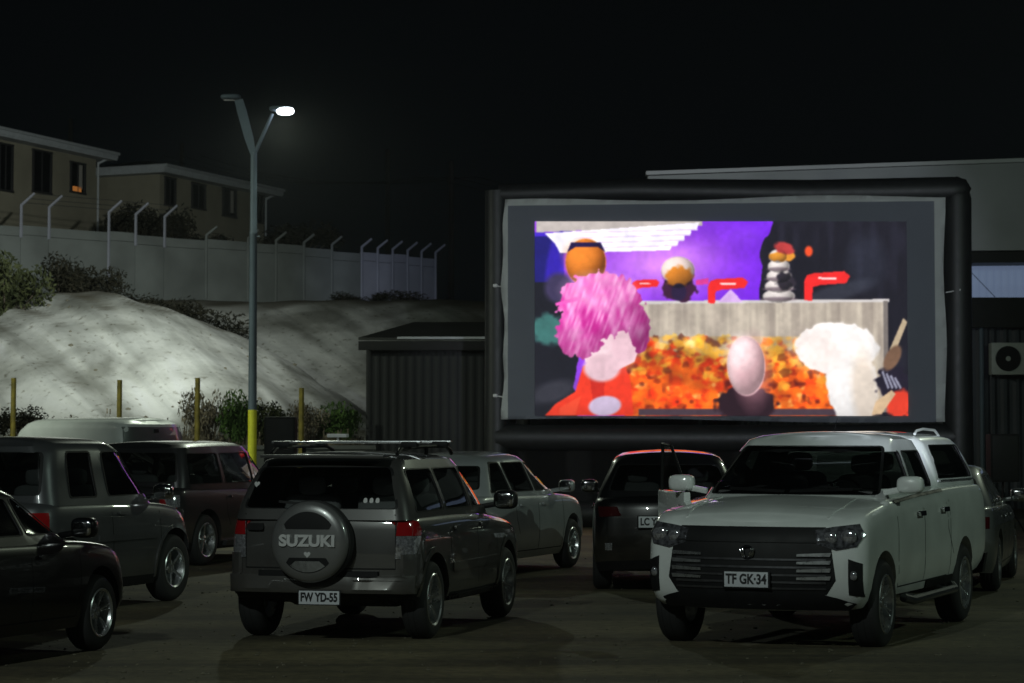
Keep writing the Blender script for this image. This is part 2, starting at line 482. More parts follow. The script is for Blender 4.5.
    # wheels
    tm, rm = wheel_mesh(Rw, S.get('tw', .22), S.get('rr', Rw*.64), S.get('spokes', 5), M[S.get('rim', 'alloy')], S.get('rstyle', 0))
    for ax in (axf, axr):
        for s in (-1, 1):
            w = bpy.data.objects.new('wheel', tm); link(w); w.parent = root; w.location = (ax, s*(W-.125), Rw)
            w.rotation_euler = (0, random.random()*2, math.pi if s > 0 else 0)
            q = bpy.data.objects.new('rim', rm); link(q); q.parent = w
    # underside
    bm = bmesh.new(); box(bm, ((axf+axr)/2, 0, Rw+.0), (axf-axr-.2, 1.0, .16), .02)
    for ax in (axf, axr): tube(bm, [(ax, -W+.2, Rw), (ax, W-.2, Rw)], .045)
    mk('chassis', bm, M['gap'], root)
    # mirrors
    mx, my, mz = S['mirror']; ms = S.get('msize', (.075, .11, .085))
    for s in (-1, 1):
        bm = bmesh.new(); superbox(bm, (mx, s*(my+ms[1]), mz), ms, .6)
        tube(bm, [(mx, s*(my-.12), mz-.07), (mx, s*(my+.05), mz-.04)], .03, 6)
        o = mk('mirror', bm, S.get('mirrormat', pm), root, 60)
        bm = bmesh.new(); superbox(bm, (mx-ms[0]*.72, s*(my+ms[1]), mz), (ms[0]*.35, ms[1]*.82, ms[2]*.8), .5)
        mk('mirror_glass', bm, M['chrome'], o, 60)
    # seats
    for (sx, sy, w) in S.get('seats', [(.1, .36, .25), (.1, -.36, .25), (-.75, .36, .28), (-.75, -.36, .28)]):
        bz = zt(sx)
        bm = bmesh.new(); superbox(bm, (sx, sy, bz-.02), (.07, w, .26 if len(S.get('seats', [])) == 0 else .2), .4)
        st = mk('seat', bm, M['seat'], root, 60)
        bm = bmesh.new(); superbox(bm, (sx-.03, sy, bz+S.get('hr', .3)), (.05, .13, .09), .6); tube(bm, [(sx-.03, sy, bz+.12), (sx-.03, sy, bz+.28)], .012, 6)
        mk('headrest', bm, M['seat'], st, 60)
    dx = S.get('dash', .75)
    bm = bmesh.new(); box(bm, (dx, 0, zt(dx)+.02), (.3, W*1.45, .1), .03); mk('dashboard', bm, M['dash'], root)
    bm = bmesh.new()
    pts = [(dx-.28+.03*math.sin(a), .36+.17*math.cos(a), zt(dx)+.0+.17*math.sin(a)) for a in [2*math.pi*k/20 for k in range(21)]]
    tube(bm, pts, .014, 6, False); mk('steering_wheel', bm, M['dash'], root, 60)
    # plates
    for view, y, z, s, sw in S.get('plates', []):
        o0, dd = DIRS[view]; h = ALL[0].ray_cast(lift((y, z), view)+o0, dd); x = h[0].x-dd.x*.035
        bm = bmesh.new(); box(bm, (x, y, z), (.012, .42, .15), .003); box(bm, (x+dd.x*.02, y, z), (.03, .3, .08))
        pf = mk('plate_frame', bm, PL, root)
        bm = bmesh.new(); box(bm, (x-dd.x*.007, y, z), (.004, .385, .128), .001); pl = mk('number_plate', bm, M['plate'], root)
        if s: text_obj(s, .115, view_matrix(view, (x-dd.x*.011, y+sw, z)), M['ink'], pl, 'plate_number', .001, .004, .78)
    root['_x'] = 0; del root['_x']
    return root, B, GB, ALL

def side_windows(A, D, zlo, zhi, pillars, pw=.07, slope=.08):
    """panes between the windscreen pillar line A and the rear pillar line D, both ((x,z) low, (x,z) high)"""
    out = []
    def X(line, z): (x0, z0), (x1, z1) = line; return x0+(x1-x0)*(z-z0)/(z1-z0)
    edges = [(X(A, zlo), X(A, zhi))]
    for p in pillars: edges += [(p+pw/2, p+pw/2-slope), (p-pw/2, p-pw/2-slope)]
    edges.append((X(D, zlo), X(D, zhi)))
    for i in range(0, len(edges), 2):
        f, r = edges[i], edges[i+1]
        poly = [(r[0], zlo), (f[0], zlo), (f[1], zhi), (r[1], zhi)]
        if f[1]-r[1] < .05: poly = [(r[0], zlo), (f[0], zlo), (r[1]+.06, zhi), (r[1], zhi)]
        out.append(('S', poly))
    return out
def generic(paintm, L=4.2, W=.88, H=1.5, wb=2.55, fo=.85, rw=.32, belt=.92, hood=.88, nose=.68, cowl=.95, wst=.2, rb=-1.85, rt=-1.5, roofr=None, wbelt=.82, wroof=.6, pillars=(.05, -.85), **k):
    axf = wb/2; axr = -wb/2; xf = axf+fo; xr = xf-L
    roofr = roofr if roofr is not None else H-.06
    S = dict(paint=paintm, W=W, xf=xf, xr=xr, axf=axf, axr=axr, rw=rw,
             bottom=[(xr, .3), (xr+.4, .24), (0, .22), (xf-.4, .24), (xf, .28)],
             belt=[(xr, belt+.02), (0, belt), (cowl, hood+.0), (xf-.45, hood-.08), (xf, nose)],
             roof=[(rb-.1, roofr-.02), (rt+.3, roofr+.02), (wst-.6, H-.04), (wst-.1, H-.05), (wst+.4, H-.1)],
             gh=[(0, rb, cowl+.12, wbelt+.02), (.25, rb+(rt-rb)*.2, cowl+.12-(cowl+.12-wst)*.27, wbelt-.02), (.55, rb+(rt-rb)*.5, cowl+.12-(cowl+.12-wst)*.58, wbelt-(wbelt-wroof)*.45), (.82, rb+(rt-rb)*.8, wst+.13, wroof+.05), (.94, rt-.0, wst, wroof), (1, rt+.1, wst-.12, wroof-.08)],
             rc=.3, ry=.27, bf=.2, br=.12, grc=.22, gry=.2, gbf=.18, gbr=.1,
             cutf=cowl-.65, cutr=rt-.02+.1, mirror=(cowl-.2, W-.04, belt+.1))
    zlo = belt+.06; zhi = H-.15
    A = ((cowl-.02, belt), (wst-.0, H-.06)); D = ((rb+.28, belt), (rt+.22, roofr-.05))
    S['windows'] = side_windows(A, D, zlo, zhi, pillars)
    S['windows'] += [('F', [(-wbelt+.1, hood+.07), (wbelt-.1, hood+.07), (wroof-.03, H-.12), (-wroof+.03, H-.12)], 'glass'),
                     ('B', [(-wbelt+.14, belt+.1), (wbelt-.14, belt+.1), (wroof-.04, roofr-.1), (-wroof+.04, roofr-.1)])]
    b0 = .32
    p = list(pillars)
    S['gaps'] = [[(cowl-.12, belt-.02), (cowl-.1, .6), (cowl-.16, b0)], [(p[0], belt-.02), (p[0]+.02, .6), (p[0]+.01, b0)], [(cowl-.16, b0), (p[-1] if len(p) > 1 else p[0], b0)]]
    if len(p) > 1: S['gaps'].append([(p[1], belt-.02), (p[1]+.02, .75), (p[1]+.12, .55)])
    S['features'] = [('door_handle', 'S', round_poly([(p[0]+.12, belt-.14), (p[0]+.3, belt-.14), (p[0]+.3, belt-.11), (p[0]+.12, belt-.11)], .012), .03, k.get('hm', 'paint_self')),
                     ('tail_light', 'B', [(W*.66, .74), (W*.91, .76), (W*.91, belt-.09), (W*.70, belt-.08)], .008, 'red_lens', .02, .05, 'mirror'),
                     ('headlight', 'F', [(W*.52, nose-.1), (W*.84, nose-.06), (W*.86, nose+.02), (W*.58, nose-.02)], .008, 'lamp_lens', .02, .05, 'mirror'),
                     ('grille', 'F', [(-.45, .42), (.45, .42), (.5, .62), (-.5, .62)], .006, 'plastic'),
                     ('wiper', 'F', strip([(-.1, hood+.1), (.5, hood+.13)], .025), .02, 'plastic', .01, .1)]
    if len(p) > 1: S['features'].append(('door_handle', 'S', round_poly([(p[1]+.12, belt-.14), (p[1]+.3, belt-.14), (p[1]+.3, belt-.11), (p[1]+.12, belt-.11)], .012), .03, 'paint_self'))
    S['dash'] = cowl-.3
    S['seats'] = [(.0+wst-.45, .36, .24), (wst-.45, -.36, .24), (max(rt+.45, wst-1.4), .36, .28), (max(rt+.45, wst-1.4), -.36, .28)]
    S['hr'] = .26
    S.update({a: b for a, b in k.items() if a != 'hm'})
    return S
# ------------------------------------------------------------------ the vehicles
p_vit = paint('paint_taupe', (.072, .070, .068), .3, .38)
p_pick = paint('paint_white', (.80, .83, .82), .0, .3)
p_black = paint('paint_black', (.004, .004, .005), .0, .3)
p_silver = paint('paint_silver', (.105, .108, .115), .5, .36)
p_graph = paint('paint_graphite', (.04, .038, .042), .5, .35)
p_lsil = paint('paint_light_silver', (.5, .52, .54), .3, .33)
p_van = paint('paint_van', (.72, .76, .75), .0, .4)
p_gsil = paint('paint_grey_silver', (.18, .19, .19), .5, .35)

# taupe estate SUV, rear towards the camera
S = generic(p_vit, L=4.0, W=.9, H=1.69, wb=2.64, fo=.82, rw=.355, belt=1.10, hood=1.03, nose=.82, cowl=.98, wst=.32, rb=-1.93, rt=-1.78, roofr=1.63, wbelt=.83, wroof=.66,
            pillars=(.12, -.82), rr=.235, tw=.23, spokes=5, rstyle=1, flare=.05, flaremat=p_vit, clad=.06, br=.05, gbr=.03, rc=.22, ry=.2, bf=.14, grc=.16, gry=.14, gbf=.12,
            mirror=(.86, .86, 1.2), msize=(.08, .12, .095), mirrormat=M['plastic'], tr=.03,
            plates=[])
S['xr'] = -2.0; S['bottom'] = [(-2.0, .42), (-1.5, .34), (0, .3), (1.4, .32), (2.15, .4)]
S['gh'] = [(0, -1.97, 1.08, .85), (.25, -1.94, .9, .82), (.55, -1.88, .66, .76), (.82, -1.80, .42, .69), (.94, -1.72, .30, .655), (1, -1.6, .15, .56)]
S['windows'] = [(a_, b_, 'glass') for a_, b_ in side_windows(((.97, 1.10), (.30, 1.62)), ((-1.70, 1.1), (-1.60, 1.6)), 1.16, 1.53, (.12, -.80), .08, .04)]
S['windows'] += [('F', [(-.72, 1.1), (.72, 1.1), (.6, 1.55), (-.6, 1.55)], 'glass_clear'), ('B', [(-.71, 1.19), (.71, 1.19), (.6, 1.55), (-.6, 1.55)], 'glass_clear')]
S['cutr'] = -1.55; S['cutf'] = .2
S['rings'] = [(0, .02, .16, .95), (.1, .0, .07, .98), (.2, -.03, .02, 1.0), (.24, .03, .0, 1.0), (.5, .03, .005, 1.0), (.7, .03, .03, .995), (.84, .04, .06, .985), (.93, .045, .10, .968), (.98, .06, .15, .945), (1, .08, .2, .92)]
S['features'] = [
    ('tail_light', 'B', [(.70, .75), (.825, .75), (.82, 1.085), (.71, 1.085)], .012, 'clear_lens', .03, .04, 'mirror'),
    ('tail_light_red', 'B', [(.705, .95), (.822, .95), (.82, 1.08), (.715, 1.08)], .017, 'red_lens', .02, .04, 'mirror'),
    ('tail_light_side', 'S', [(-1.91, .76), (-1.82, .78), (-1.73, .945), (-1.90, .945)], .01, 'clear_lens', .02, .04), ('tail_light_side', 'S', [(-1.90, .95), (-1.73, .95), (-1.70, 1.0), (-1.74, 1.075), (-1.90, 1.075)], .01, 'red_lens', .02, .04),
    ('bumper', 'B', [(-.83, .46), (.83, .46), (.83, .60), (-.83, .60)], .05, 'paint_self', .07, .08),
    ('bumper_step', 'B', [(-.55, .59), (.55, .59), (.55, .64), (-.55, .64)], .055, 'plastic', .07, .08),
    ('bumper_corner', 'S', [(-1.90, .50), (-1.80, .50), (-1.72, .60), (-1.76, .79), (-1.90, .79)], .02, 'paint_self', .03, .05),
    ('plate_recess', 'B', [(-.52, .34), (.38, .34), (.4, .47), (-.54, .47)], .04, 'plastic', .06, .1),
    ('door_handle', 'B', round_poly([(.52, .99), (.68, .99), (.68, 1.05), (.52, 1.05)], .02), .035, 'plastic', .04, .05),
    ('tailgate_gap', 'B', strip([(.70, 1.14), (.70, .66), (-.70, .66), (-.70, 1.14)], .012), .004, 'gap', 0, .1),
    ('door_handle', 'S', round_poly([(.22, .96), (.42, .96), (.42, .995), (.22, .995)], .012), .035, 'paint_self'),
    ('door_handle', 'S', round_poly([(-.72, .96), (-.52, .96), (-.52, .995), (-.72, .995)], .012), .035, 'paint_self'),
    ('side_moulding', 'S', [(-.78, .58), (.88, .58), (.88, .66), (-.78, .66)], .018, 'paint_self', .02, .08),
    ('side_sill', 'S', [(-.9, .28), (.9, .28), (.9, .37), (-.9, .37)], .03, 'plastic', .05, .1),
    ('rear_wiper', 'B', strip([(-.1, 1.2), (.38, 1.24)], .02), .03, 'plastic', .01, .1),
    ('headlight', 'F', [(.5, .76), (.82, .8), (.84, .95), (.56, .88)], .008, 'lamp_lens', .02, .05, 'mirror'),
    ('grille', 'F', [(-.42, .62), (.42, .62), (.42, .84), (-.42, .84)], .006, 'plastic'),
    ('pillar_cover', 'S', [(.08, 1.17), (.16, 1.17), (.12, 1.52), (.04, 1.52)], .002, 'plastic', .01, .1)]
vit, B, GB, ALL = build_car(S, 'suv', 'dark taupe SUV seen from behind with a round spare wheel cover on its tailgate', 'suv', ('r', -1), 426, 637, 14.5)
# spare wheel
bm = bmesh.new()
sx0 = -2.0; cy, cz, rr_ = .02, .90, .355
lathe(bm, [(.30, .06), (rr_-.02, .05), (rr_+.01, .0), (rr_+.012, -.11), (rr_-.02, -.135), (.2, -.14)], 48, 'x', (sx0-.0, cy, cz))
bmesh.ops.recalc_face_normals(bm, faces=bm.faces)
sp = mk('spare_wheel', bm, M['rubber'], vit)
bm = bmesh.new(); rings = lathe(bm, [(rr_-.01, -.125), (rr_+.004, -.135), (rr_-.002, -.165), (rr_-.03, -.188), (rr_-.075, -.198), (.2, -.206), (.08, -.21), (.001, -.212)], 56, 'x', (sx0, cy, cz))
bmesh.ops.recalc_face_normals(bm, faces=bm.faces)
cv = mk('spare_cover', bm, paint('cover_silver', (.24, .24, .24), .5, .3), sp, 40)
dg = bpy.context.evaluated_depsgraph_get(); dg.update()
bvc = BVHTree.FromObject(cv, dg)
up = arc((cy, cz), .275, 38, 142, 18)+arc((cy, cz-.0), .225, 142, 38, 18)
up = arc((cy, cz), .27, 35, 145, 18)+[(cy-.2, cz+.115), (cy+.2, cz+.115)]
mk('cover_recess', patch(up, 'B', [bvc], .002, 0, .04), M['plastic'], cv)
lo = arc((cy, cz), .27, 222, 318, 18)+[(cy+.17, cz-.135), (cy-.17, cz-.135)]
mk('cover_recess', patch(lo, 'B', [bvc], .002, 0, .04), M['plastic'], cv)
lo2 = arc((cy, cz), .262, 232, 308, 14)+[(cy+.11, cz-.165), (cy-.11, cz-.165)]
mk('cover_trim', patch(lo2, 'B', [bvc], .006, .01, .04), M['alloy'], cv)
text_obj('SUZUKI', .135, view_matrix('B', (sx0-.218, cy, cz+.01)), M['sticker'], cv, 'lettering', .006, .006, 1.12)
def heart(c, s):
    return [(c[0]+s*.06*16*math.sin(t)**3/1.0, c[1]+s*.06*(13*math.cos(t)-5*math.cos(2*t)-2*math.cos(3*t)-math.cos(4*t))) for t in [2*math.pi*k/24 for k in range(24)]]
mk('sticker', patch(heart((cy+.0, cz-.105), .032), 'B', [bvc], .004, 0, .05), M['sticker'], cv)
mk('sticker', patch(heart((.63, 1.40), .03), 'B', GB, .004, 0, .05), M['sticker'], vit)
for k in range(3): mk('sticker', patch(round_poly([(-.40-.055*k, 1.24), (-.44-.055*k, 1.24), (-.435-.055*k, 1.285), (-.405-.055*k, 1.285)], .02), 'B', GB, .004, 0, .05), M['sticker'], vit)
# number plate
bm = bmesh.new(); box(bm, (-2.085, -.05, .41), (.012, .40, .135), .003); pf = mk('plate_frame', bm, M['plastic'], vit)
bm = bmesh.new(); box(bm, (-2.093, -.05, .41), (.005, .375, .118), .001); pf2 = mk('number_plate', bm, M['plate'], vit)
text_obj('FW YD-55', .105, view_matrix('B', (-2.098, -.05, .41)), M['ink'], pf2, 'plate_number', .001, .004, .74)
# spoiler, roof rails and bars
bm = bmesh.new(); box(bm, (-1.80, 0, 1.652), (.2, 1.16, .03), .012); mk('spoiler', bm, p_vit, vit)
for s in (-1, 1):
    bm = bmesh.new(); tube(bm, [(-1.55, s*.6, 1.67), (-1.45, s*.6, 1.715), (-.8, s*.605, 1.735), (0, s*.605, 1.735), (.16, s*.6, 1.70), (.22, s*.6, 1.66)], .018, 8)
    for x in (-.65,): tube(bm, [(x, s*.605, 1.66), (x, s*.605, 1.73)], .02)
    mk('roof_rail', bm, M['plastic'], vit)
for x in (-1.2, -.2):
    bm = bmesh.new(); box(bm, (x, 0, 1.775), (.06, 1.44, .022), .008)
    mk('roof_bar', bm, M['alloy'], vit)
    for s in (-1, 1):
        bm = bmesh.new(); box(bm, (x, s*.615, 1.757), (.1, .15, .05), .012); mk('roof_bar_clamp', bm, M['plastic'], vit)
bm = bmesh.new(); box(bm, (-.2, .42, 1.835), (.08, .2, .035), .01); tube(bm, [(-.2, .42, 1.78), (-.2, .42, 1.83)], .012); mk('rack_bracket', bm, M['sticker'], vit)

# white pickup with canopy, front towards the camera
W = 1.0
S = dict(paint=p_pick, W=W, xf=2.42, xr=-2.85, axf=1.6, axr=-1.58, rw=.385, rr=.255, tw=.25, spokes=6, rstyle=1, clad=.0,
         bottom=[(-2.85, .52), (-2.2, .46), (-1.6, .42), (0, .42), (1.5, .42), (2.42, .34)],
         belt=[(-2.85, 1.33), (-1.6, 1.33), (-.8, 1.32), (.3, 1.29), (1.15, 1.255), (1.9, 1.18), (2.25, 1.10), (2.42, 1.05)],
         rings=[(0, .10, .12, .93), (.08, .03, .05, .965), (.2, .0, .02, .99), (.35, .0, .0, 1.0), (.5, 0, .0, 1.0), (.7, .01, .01, .998), (.84, .02, .03, .985), (.93, .035, .06, .968), (.98, .05, .10, .945), (1, .07, .16, .92)],
         bf=.13, rc=.2, ry=.16, crown=.05, tf=.03, tr=.02, flare=0, mirror=(1.0, .95, 1.40), msize=(.085, .12, .078), dash=.85, hr=.27,
         seats=[(.05, .4, .26), (.05, -.4, .26), (-.55, .4, .28), (-.55, -.4, .28)])
cab = dict(roof=[(-.95, 1.80), (-.5, 1.83), (.0, 1.835), (.35, 1.82), (.9, 1.76)], gname='cabin', grc=.14, gry=.14, gbf=.13,
           gh=[(0, -.92, 1.32, .875), (.25, -.91, 1.06, .85), (.55, -.89, .78, .79), (.82, -.87, .52, .725), (.94, -.84, .40, .69), (1, -.76, .26, .6)], cutf=.1, cutr=-.8)
cab['windows'] = side_windows(((1.16, 1.28), (.42, 1.76)), ((-.78, 1.2), (-.70, 1.7)), 1.36, 1.69, (.12,), .10, .05)
cab['windows'] += [('F', [(-.78, 1.31), (.78, 1.31), (.65, 1.735), (-.65, 1.735)], 'glass'), ('B', [(-.7, 1.38), (.7, 1.38), (.6, 1.68), (-.6, 1.68)], 'glass')]
can = dict(roof=[(-2.9, 1.74), (-2.4, 1.82), (-1.7, 1.84), (-.95, 1.83)], gname='canopy', grc=.1, gry=.12, gbf=.03, gbr=.05,
           gh=[(0, -2.82, -.95, .88), (.3, -2.78, -.95, .86), (.6, -2.70, -.95, .80), (.85, -2.60, -.95, .735), (.95, -2.5, -.96, .69), (1, -2.38, -1.0, .6)], cutf=-1.1, cutr=-2.4)
can['windows'] = [('S', [(-2.50, 1.42), (-1.12, 1.42), (-1.18, 1.74), (-2.36, 1.74)]), ('B', [(-.66, 1.42), (.66, 1.42), (.58, 1.68), (-.58, 1.68)])]
S['cabins'] = [cab, can]
S['gaps'] = [[(1.12, 1.24), (1.14, .75), (1.08, .5)], [(.12, 1.28), (.14, .8), (.12, .5)], [(1.08, .5), (-.86, .5)], [(-.82, 1.2), (-.84, .95), (-1.06, .7)], [(-.94, 1.22), (-.94, .5)]]
S['features'] = [
    ('grille', 'F', [(-.64, 1.06), (.64, 1.06), (.70, .90), (.74, .62), (.66, .50), (-.66, .50), (-.74, .62), (-.70, .90)], .006, 'plastic', .02, .06),
    ('headlight', 'F', [(.56, 1.035), (.70, 1.06), (.90, 1.085), (.945, 1.0), (.90, .90), (.74, .87), (.58, .92)], .012, 'lamp_lens', .02, .05, 'mirror'),
    ('lower_bumper', 'F', [(-.95, .34), (.95, .34), (.955, .40), (.74, .475), (.60, .51), (-.60, .51), (-.74, .475), (-.955, .40)], .012, 'plastic', .03, .06),
    ('fog_recess', 'F', [(.84, .50), (.94, .48), (.94, .76), (.84, .80)], .008, 'plastic', .02, .05, 'mirror'),
    ('side_sill', 'S', [(-1.12, .42), (1.14, .42), (1.14, .5), (-1.12, .5)], .012, 'plastic', .03, .1),
    ('belt_trim', 'S', [(-.8, 1.30), (.3, 1.27), (1.1, 1.235), (1.08, 1.25), (.3, 1.285), (-.8, 1.318)], .012, 'plastic', .02, .1),
    ('door_handle', 'S', round_poly([(.2, 1.1), (.42, 1.1), (.42, 1.145), (.2, 1.145)], .015), .04, 'chrome'),
    ('door_handle', 'S', round_poly([(-.76, 1.11), (-.54, 1.11), (-.54, 1.155), (-.76, 1.155)], .015), .04, 'chrome'),
    ('tail_light', 'B', [(.78, .85), (.93, .85), (.92, 1.22), (.8, 1.22)], .01, 'red_lens', .02, .05, 'mirror'),
    ('rear_bumper', 'B', [(-.9, .5), (.9, .5), (.9, .66), (-.9, .66)], .1, 'plastic', .12, .1),
    ('canopy_window_rail', 'S', [(-2.50, 1.385), (-1.12, 1.385), (-1.12, 1.402), (-2.50, 1.402)], .02, 'alloy', .02, .1),
    ('bonnet_crease', 'T', strip([(1.2, .62), (1.8, .66), (2.15, .63)], .02), .008, 'paint_self', .01, .1),
    ('bonnet_crease', 'T', strip([(1.2, -.62), (1.8, -.66), (2.15, -.63)], .02), .008, 'paint_self', .01, .1),
    ('wiper', 'F', strip([(.0, 1.32), (.55, 1.34)], .025), .02, 'plastic', .01, .1),
    ('wiper', 'F', strip([(-.6, 1.34), (-.05, 1.32)], .025), .02, 'plastic', .01, .1)]
S['plates'] = [('F', .0, .62, 'TF GK\u00b734', 0)]
pick, B, GB, ALL = build_car(S, 'pickup_truck', 'white pickup truck with a canopy, parked facing the camera with one front door ajar', 'pickup truck', ('f', 1), 874, 645, 203)
def fx(y, z):
    h = B[0].ray_cast(Vector((5, y, z)), Vector((-1, 0, 0))); return h[0].x if h[0] else 2.3
for s in (-1, 1):      # lamps inside the headlight housings, chrome slats, fog lamps
    for (y, z, r) in ((.69, .975, .06), (.84, .985, .07)):
        bm = bmesh.new(); superbox(bm, (fx(s*y, z)+.008, s*y, z), (.025, r, r*.85), .8, 20, 10); mk('headlight_reflector', bm, M['clear_lens'], pick, 60)
    mk('headlight_cover', patch([(s*a, b) for a, b in ([(.585, .93), (.74, .885), (.89, .905), (.89, .94), (.70, .93), (.65, 1.02), (.575, 1.02)])][::s], 'F', B, .018, .01, .05), M['lamp_lens'], pick)
    y, z = .885, .66
    bm = bmesh.new(); superbox(bm, (fx(s*y, z)+.01, s*y, z), (.02, .032, .04), .9); mk('fog_light', bm, M['clear_lens'], pick, 60)
    for k, z in enumerate((.83, .765, .70, .635)):
        mk('grille_slat', patch([(s*a, b) for a, b in ([(.42, z-.012), (.69, z-.012), (.70, z+.02), (.42, z+.008)])][::s], 'F', B, .025, .02, .08), M['alloy'], pick)
    bm = bmesh.new()    # side step
    tube(bm, [(-.95, s*1.0, .40), (-.85, s*1.05, .37), (.85, s*1.05, .37), (1.0, s*1.0, .40)], .04, 10)
    for x in (-.6, .6): tube(bm, [(x, s*.7, .45), (x, s*1.03, .38)], .02)
    mk('side_step', bm, M['alloy_dark'], pick)
    if s < 0: continue
    bm = bmesh.new(); tube(bm, [(-1.15, s*.60, 1.85), (-1.22, s*.60, 1.88), (-1.5, s*.60, 1.90), (-2.0, s*.60, 1.89), (-2.2, s*.60, 1.83)], .014, 8)
    mk('roof_rail', bm, p_pick, pick)
for z in (.94, .79, .725, .66, .60, .55):
    mk('grille_slat', patch([(-.66, z-.008), (.66, z-.008), (.66, z+.008), (-.66, z+.008)], 'F', B, .018, .02, .12), M['alloy_dark'] if z < .9 else M['plastic'], pick)
x0 = fx(0, .86)+.03     # round winged emblem
bm = bmesh.new(); lathe(bm, [(.045, .0), (.052, .012), (.062, .0)], 28, 'x', (x0, 0, .85))
for s in (-1, 1):
    for k in range(2): tube(bm, [(x0+.004, s*(.012+.012*k), .85-.035), (x0+.008, s*(.03+.02*k), .85-.005), (x0+.004, s*(.035+.03*k), .85+.03)], [.006, .01, .004], 6)
mk('emblem', bm, M['chrome'], pick, 60)
bm = bmesh.new(); tube(bm, [(-.35, .0, 1.84), (-.5, .0, 2.0)], [.004, .002], 5); mk('aerial', bm, M['plastic'], pick)
# the far front door, ajar
bm = bmesh.new(); box(bm, (-.52, 0, .90), (1.02, .07, .84), .03)
dr = mk('open_door', bm, p_pick, pick); dr.location = (1.08, -.99, 0); dr.rotation_euler = (0, 0, R(33))
bm = bmesh.new(); tube(bm, [(-.02, 0, 1.32), (-.62, 0, 1.74), (-.95, 0, 1.76), (-1.0, 0, 1.32)], .016, 6); mk('door_window_frame', bm, M['plastic'], dr)
bm = bmesh.new(); v = [bm.verts.new(p) for p in ((-.04, 0, 1.33), (-.62, 0, 1.73), (-.94, 0, 1.75), (-.99, 0, 1.33))]; bm.faces.new(v); mk('window', bm, M['glass'], dr)

# the other cars
S = generic(mat('paint_deep_black', (.003, .003, .0035), .3, 0, .25, spec=.25), L=4.1, W=.86, H=1.45, wb=2.5, belt=.95, hood=.93, nose=.72, cowl=.95, wst=.25, rw=.32, pillars=(.0, -.9), spokes=6, rstyle=1, wbelt=.80)
build_car(S, 'hatchback', 'black hatchback cut off by the photo edge, nearest car in front of the silver three-door', 'hatchback', ('f', -1), 95, 649, 17)
S = generic(p_silver, L=3.45, W=.88, H=1.82, wb=2.3, fo=.72, rw=.37, belt=1.13, hood=1.08, nose=.84, cowl=.92, wst=.36, rb=-1.42, rt=-1.3, roofr=1.76, wbelt=.82, wroof=.68, pillars=(-.22, ), rr=.22, clad=.12, flare=.03, flaremat=p_silver, mirrormat=M['chrome'], mirror=(.72, .84, 1.22),
            br=.05, gbr=.03, spokes=5)
S['windows'] = side_windows(((.94, 1.13), (.38, 1.74)), ((-.98, 1.13), (-.92, 1.7)), 1.2, 1.66, (-.33,), .24, .03)+[w for w in S['windows'] if w[0] in 'FB']
S['cutr'] = -1.05
S['features'] += [('side_moulding', 'S', [(-.5, .72), (.7, .72), (.7, .79), (-.5, .79)], .015, 'paint_self', .02, .1),
                  ('tail_light_side', 'S', [(S['xr']+.09, .82), (S['xr']+.2, .84), (S['xr']+.22, 1.05), (S['xr']+.09, 1.05)], .01, 'red_lens', .02, .04)]
build_car(S, 'suv', 'silver three-door off-roader with a rounded roof, between the black hatchback and the white van', 'suv', ('f', -1), 170, 600, 21)
S = generic(p_graph, L=4.5, W=.9, H=1.75, wb=2.7, fo=.85, rw=.36, belt=1.08, hood=1.05, nose=.8, cowl=1.0, wst=.35, rb=-2.0, rt=-1.85, roofr=1.68, wbelt=.84, wroof=.68, pillars=(.15, -.8), clad=.1, br=.05, gbr=.03, mirror=(.85, .86, 1.2), rr=.24)
S['windows'] = side_windows(((1.0, 1.08), (.35, 1.69)), ((-1.8, 1.08), (-1.7, 1.63)), 1.15, 1.57, (.15, -.8), .09, .04)+[w for w in S['windows'] if w[0] in 'FB']
S['cutr'] = -1.5; S['gh'] = [(t_, a_, b_, c_) for (t_, a_, b_, _), c_ in zip(S['gh'], (.86, .845, .80, .755, .735, .66))]
S['features'] += [('tail_light_side', 'S', [(S['xr']+.09, .82), (S['xr']+.22, .84), (S['xr']+.24, 1.0), (S['xr']+.09, 1.0)], .01, 'clear_lens', .02, .04),
                  ('side_step', 'S', [(-.85, .28), (.95, .28), (.95, .34), (-.85, .34)], .06, 'alloy_dark', .08, .1)]
build_car(S, 'suv', 'graphite SUV with screen light on its side window, beside the lamp post', 'suv', ('r', -1), 203, 565, 21)
S = generic(p_lsil, L=4.35, W=.89, H=1.62, wb=2.6, fo=.86, rw=.34, belt=1.04, hood=1.02, nose=.8, cowl=1.0, wst=.2, rb=-1.85, rt=-1.45, roofr=1.53, wbelt=.82, wroof=.62, pillars=(-.05, -.85), spokes=5, clad=.03)
build_car(S, 'crossover', 'light silver crossover half hidden by the taupe SUV, nose towards the screen', 'crossover', ('f', -1), 568, 567, 22)
S = generic(p_black, L=4.4, W=.91, H=1.66, wb=2.65, fo=.86, rw=.35, belt=1.08, hood=1.04, nose=.8, cowl=1.0, wst=.25, rb=-1.92, rt=-1.6, roofr=1.58, wbelt=.84, wroof=.62, pillars=(.0, -.85), clad=.15, br=.1, ry=.26)
S['features'] = [f for f in S['features'] if f[0] != 'tail_light']+[
    ('tail_light', 'B', [(.55, .90), (.80, .88), (.82, 1.0), (.6, 1.0)], .012, M['dark_red'], .02, .05, 'mirror'),
    ('reflector', 'B', [(.66, .5), (.74, .5), (.74, .58), (.66, .58)], .01, 'clear_lens', .02, .05, 'mirror'),
    ('chrome_badge', 'B', arc((.02, .97), .05, 0, 360, 14)[:-1], .012, 'chrome', .02, .04)]
S['plates'] = [('B', .16, .83, 'LC YS', .06)]
build_car(S, 'crossover', 'black crossover seen square from behind, beside the white pickup', 'crossover', ('r', 1), 600, 588, 3)
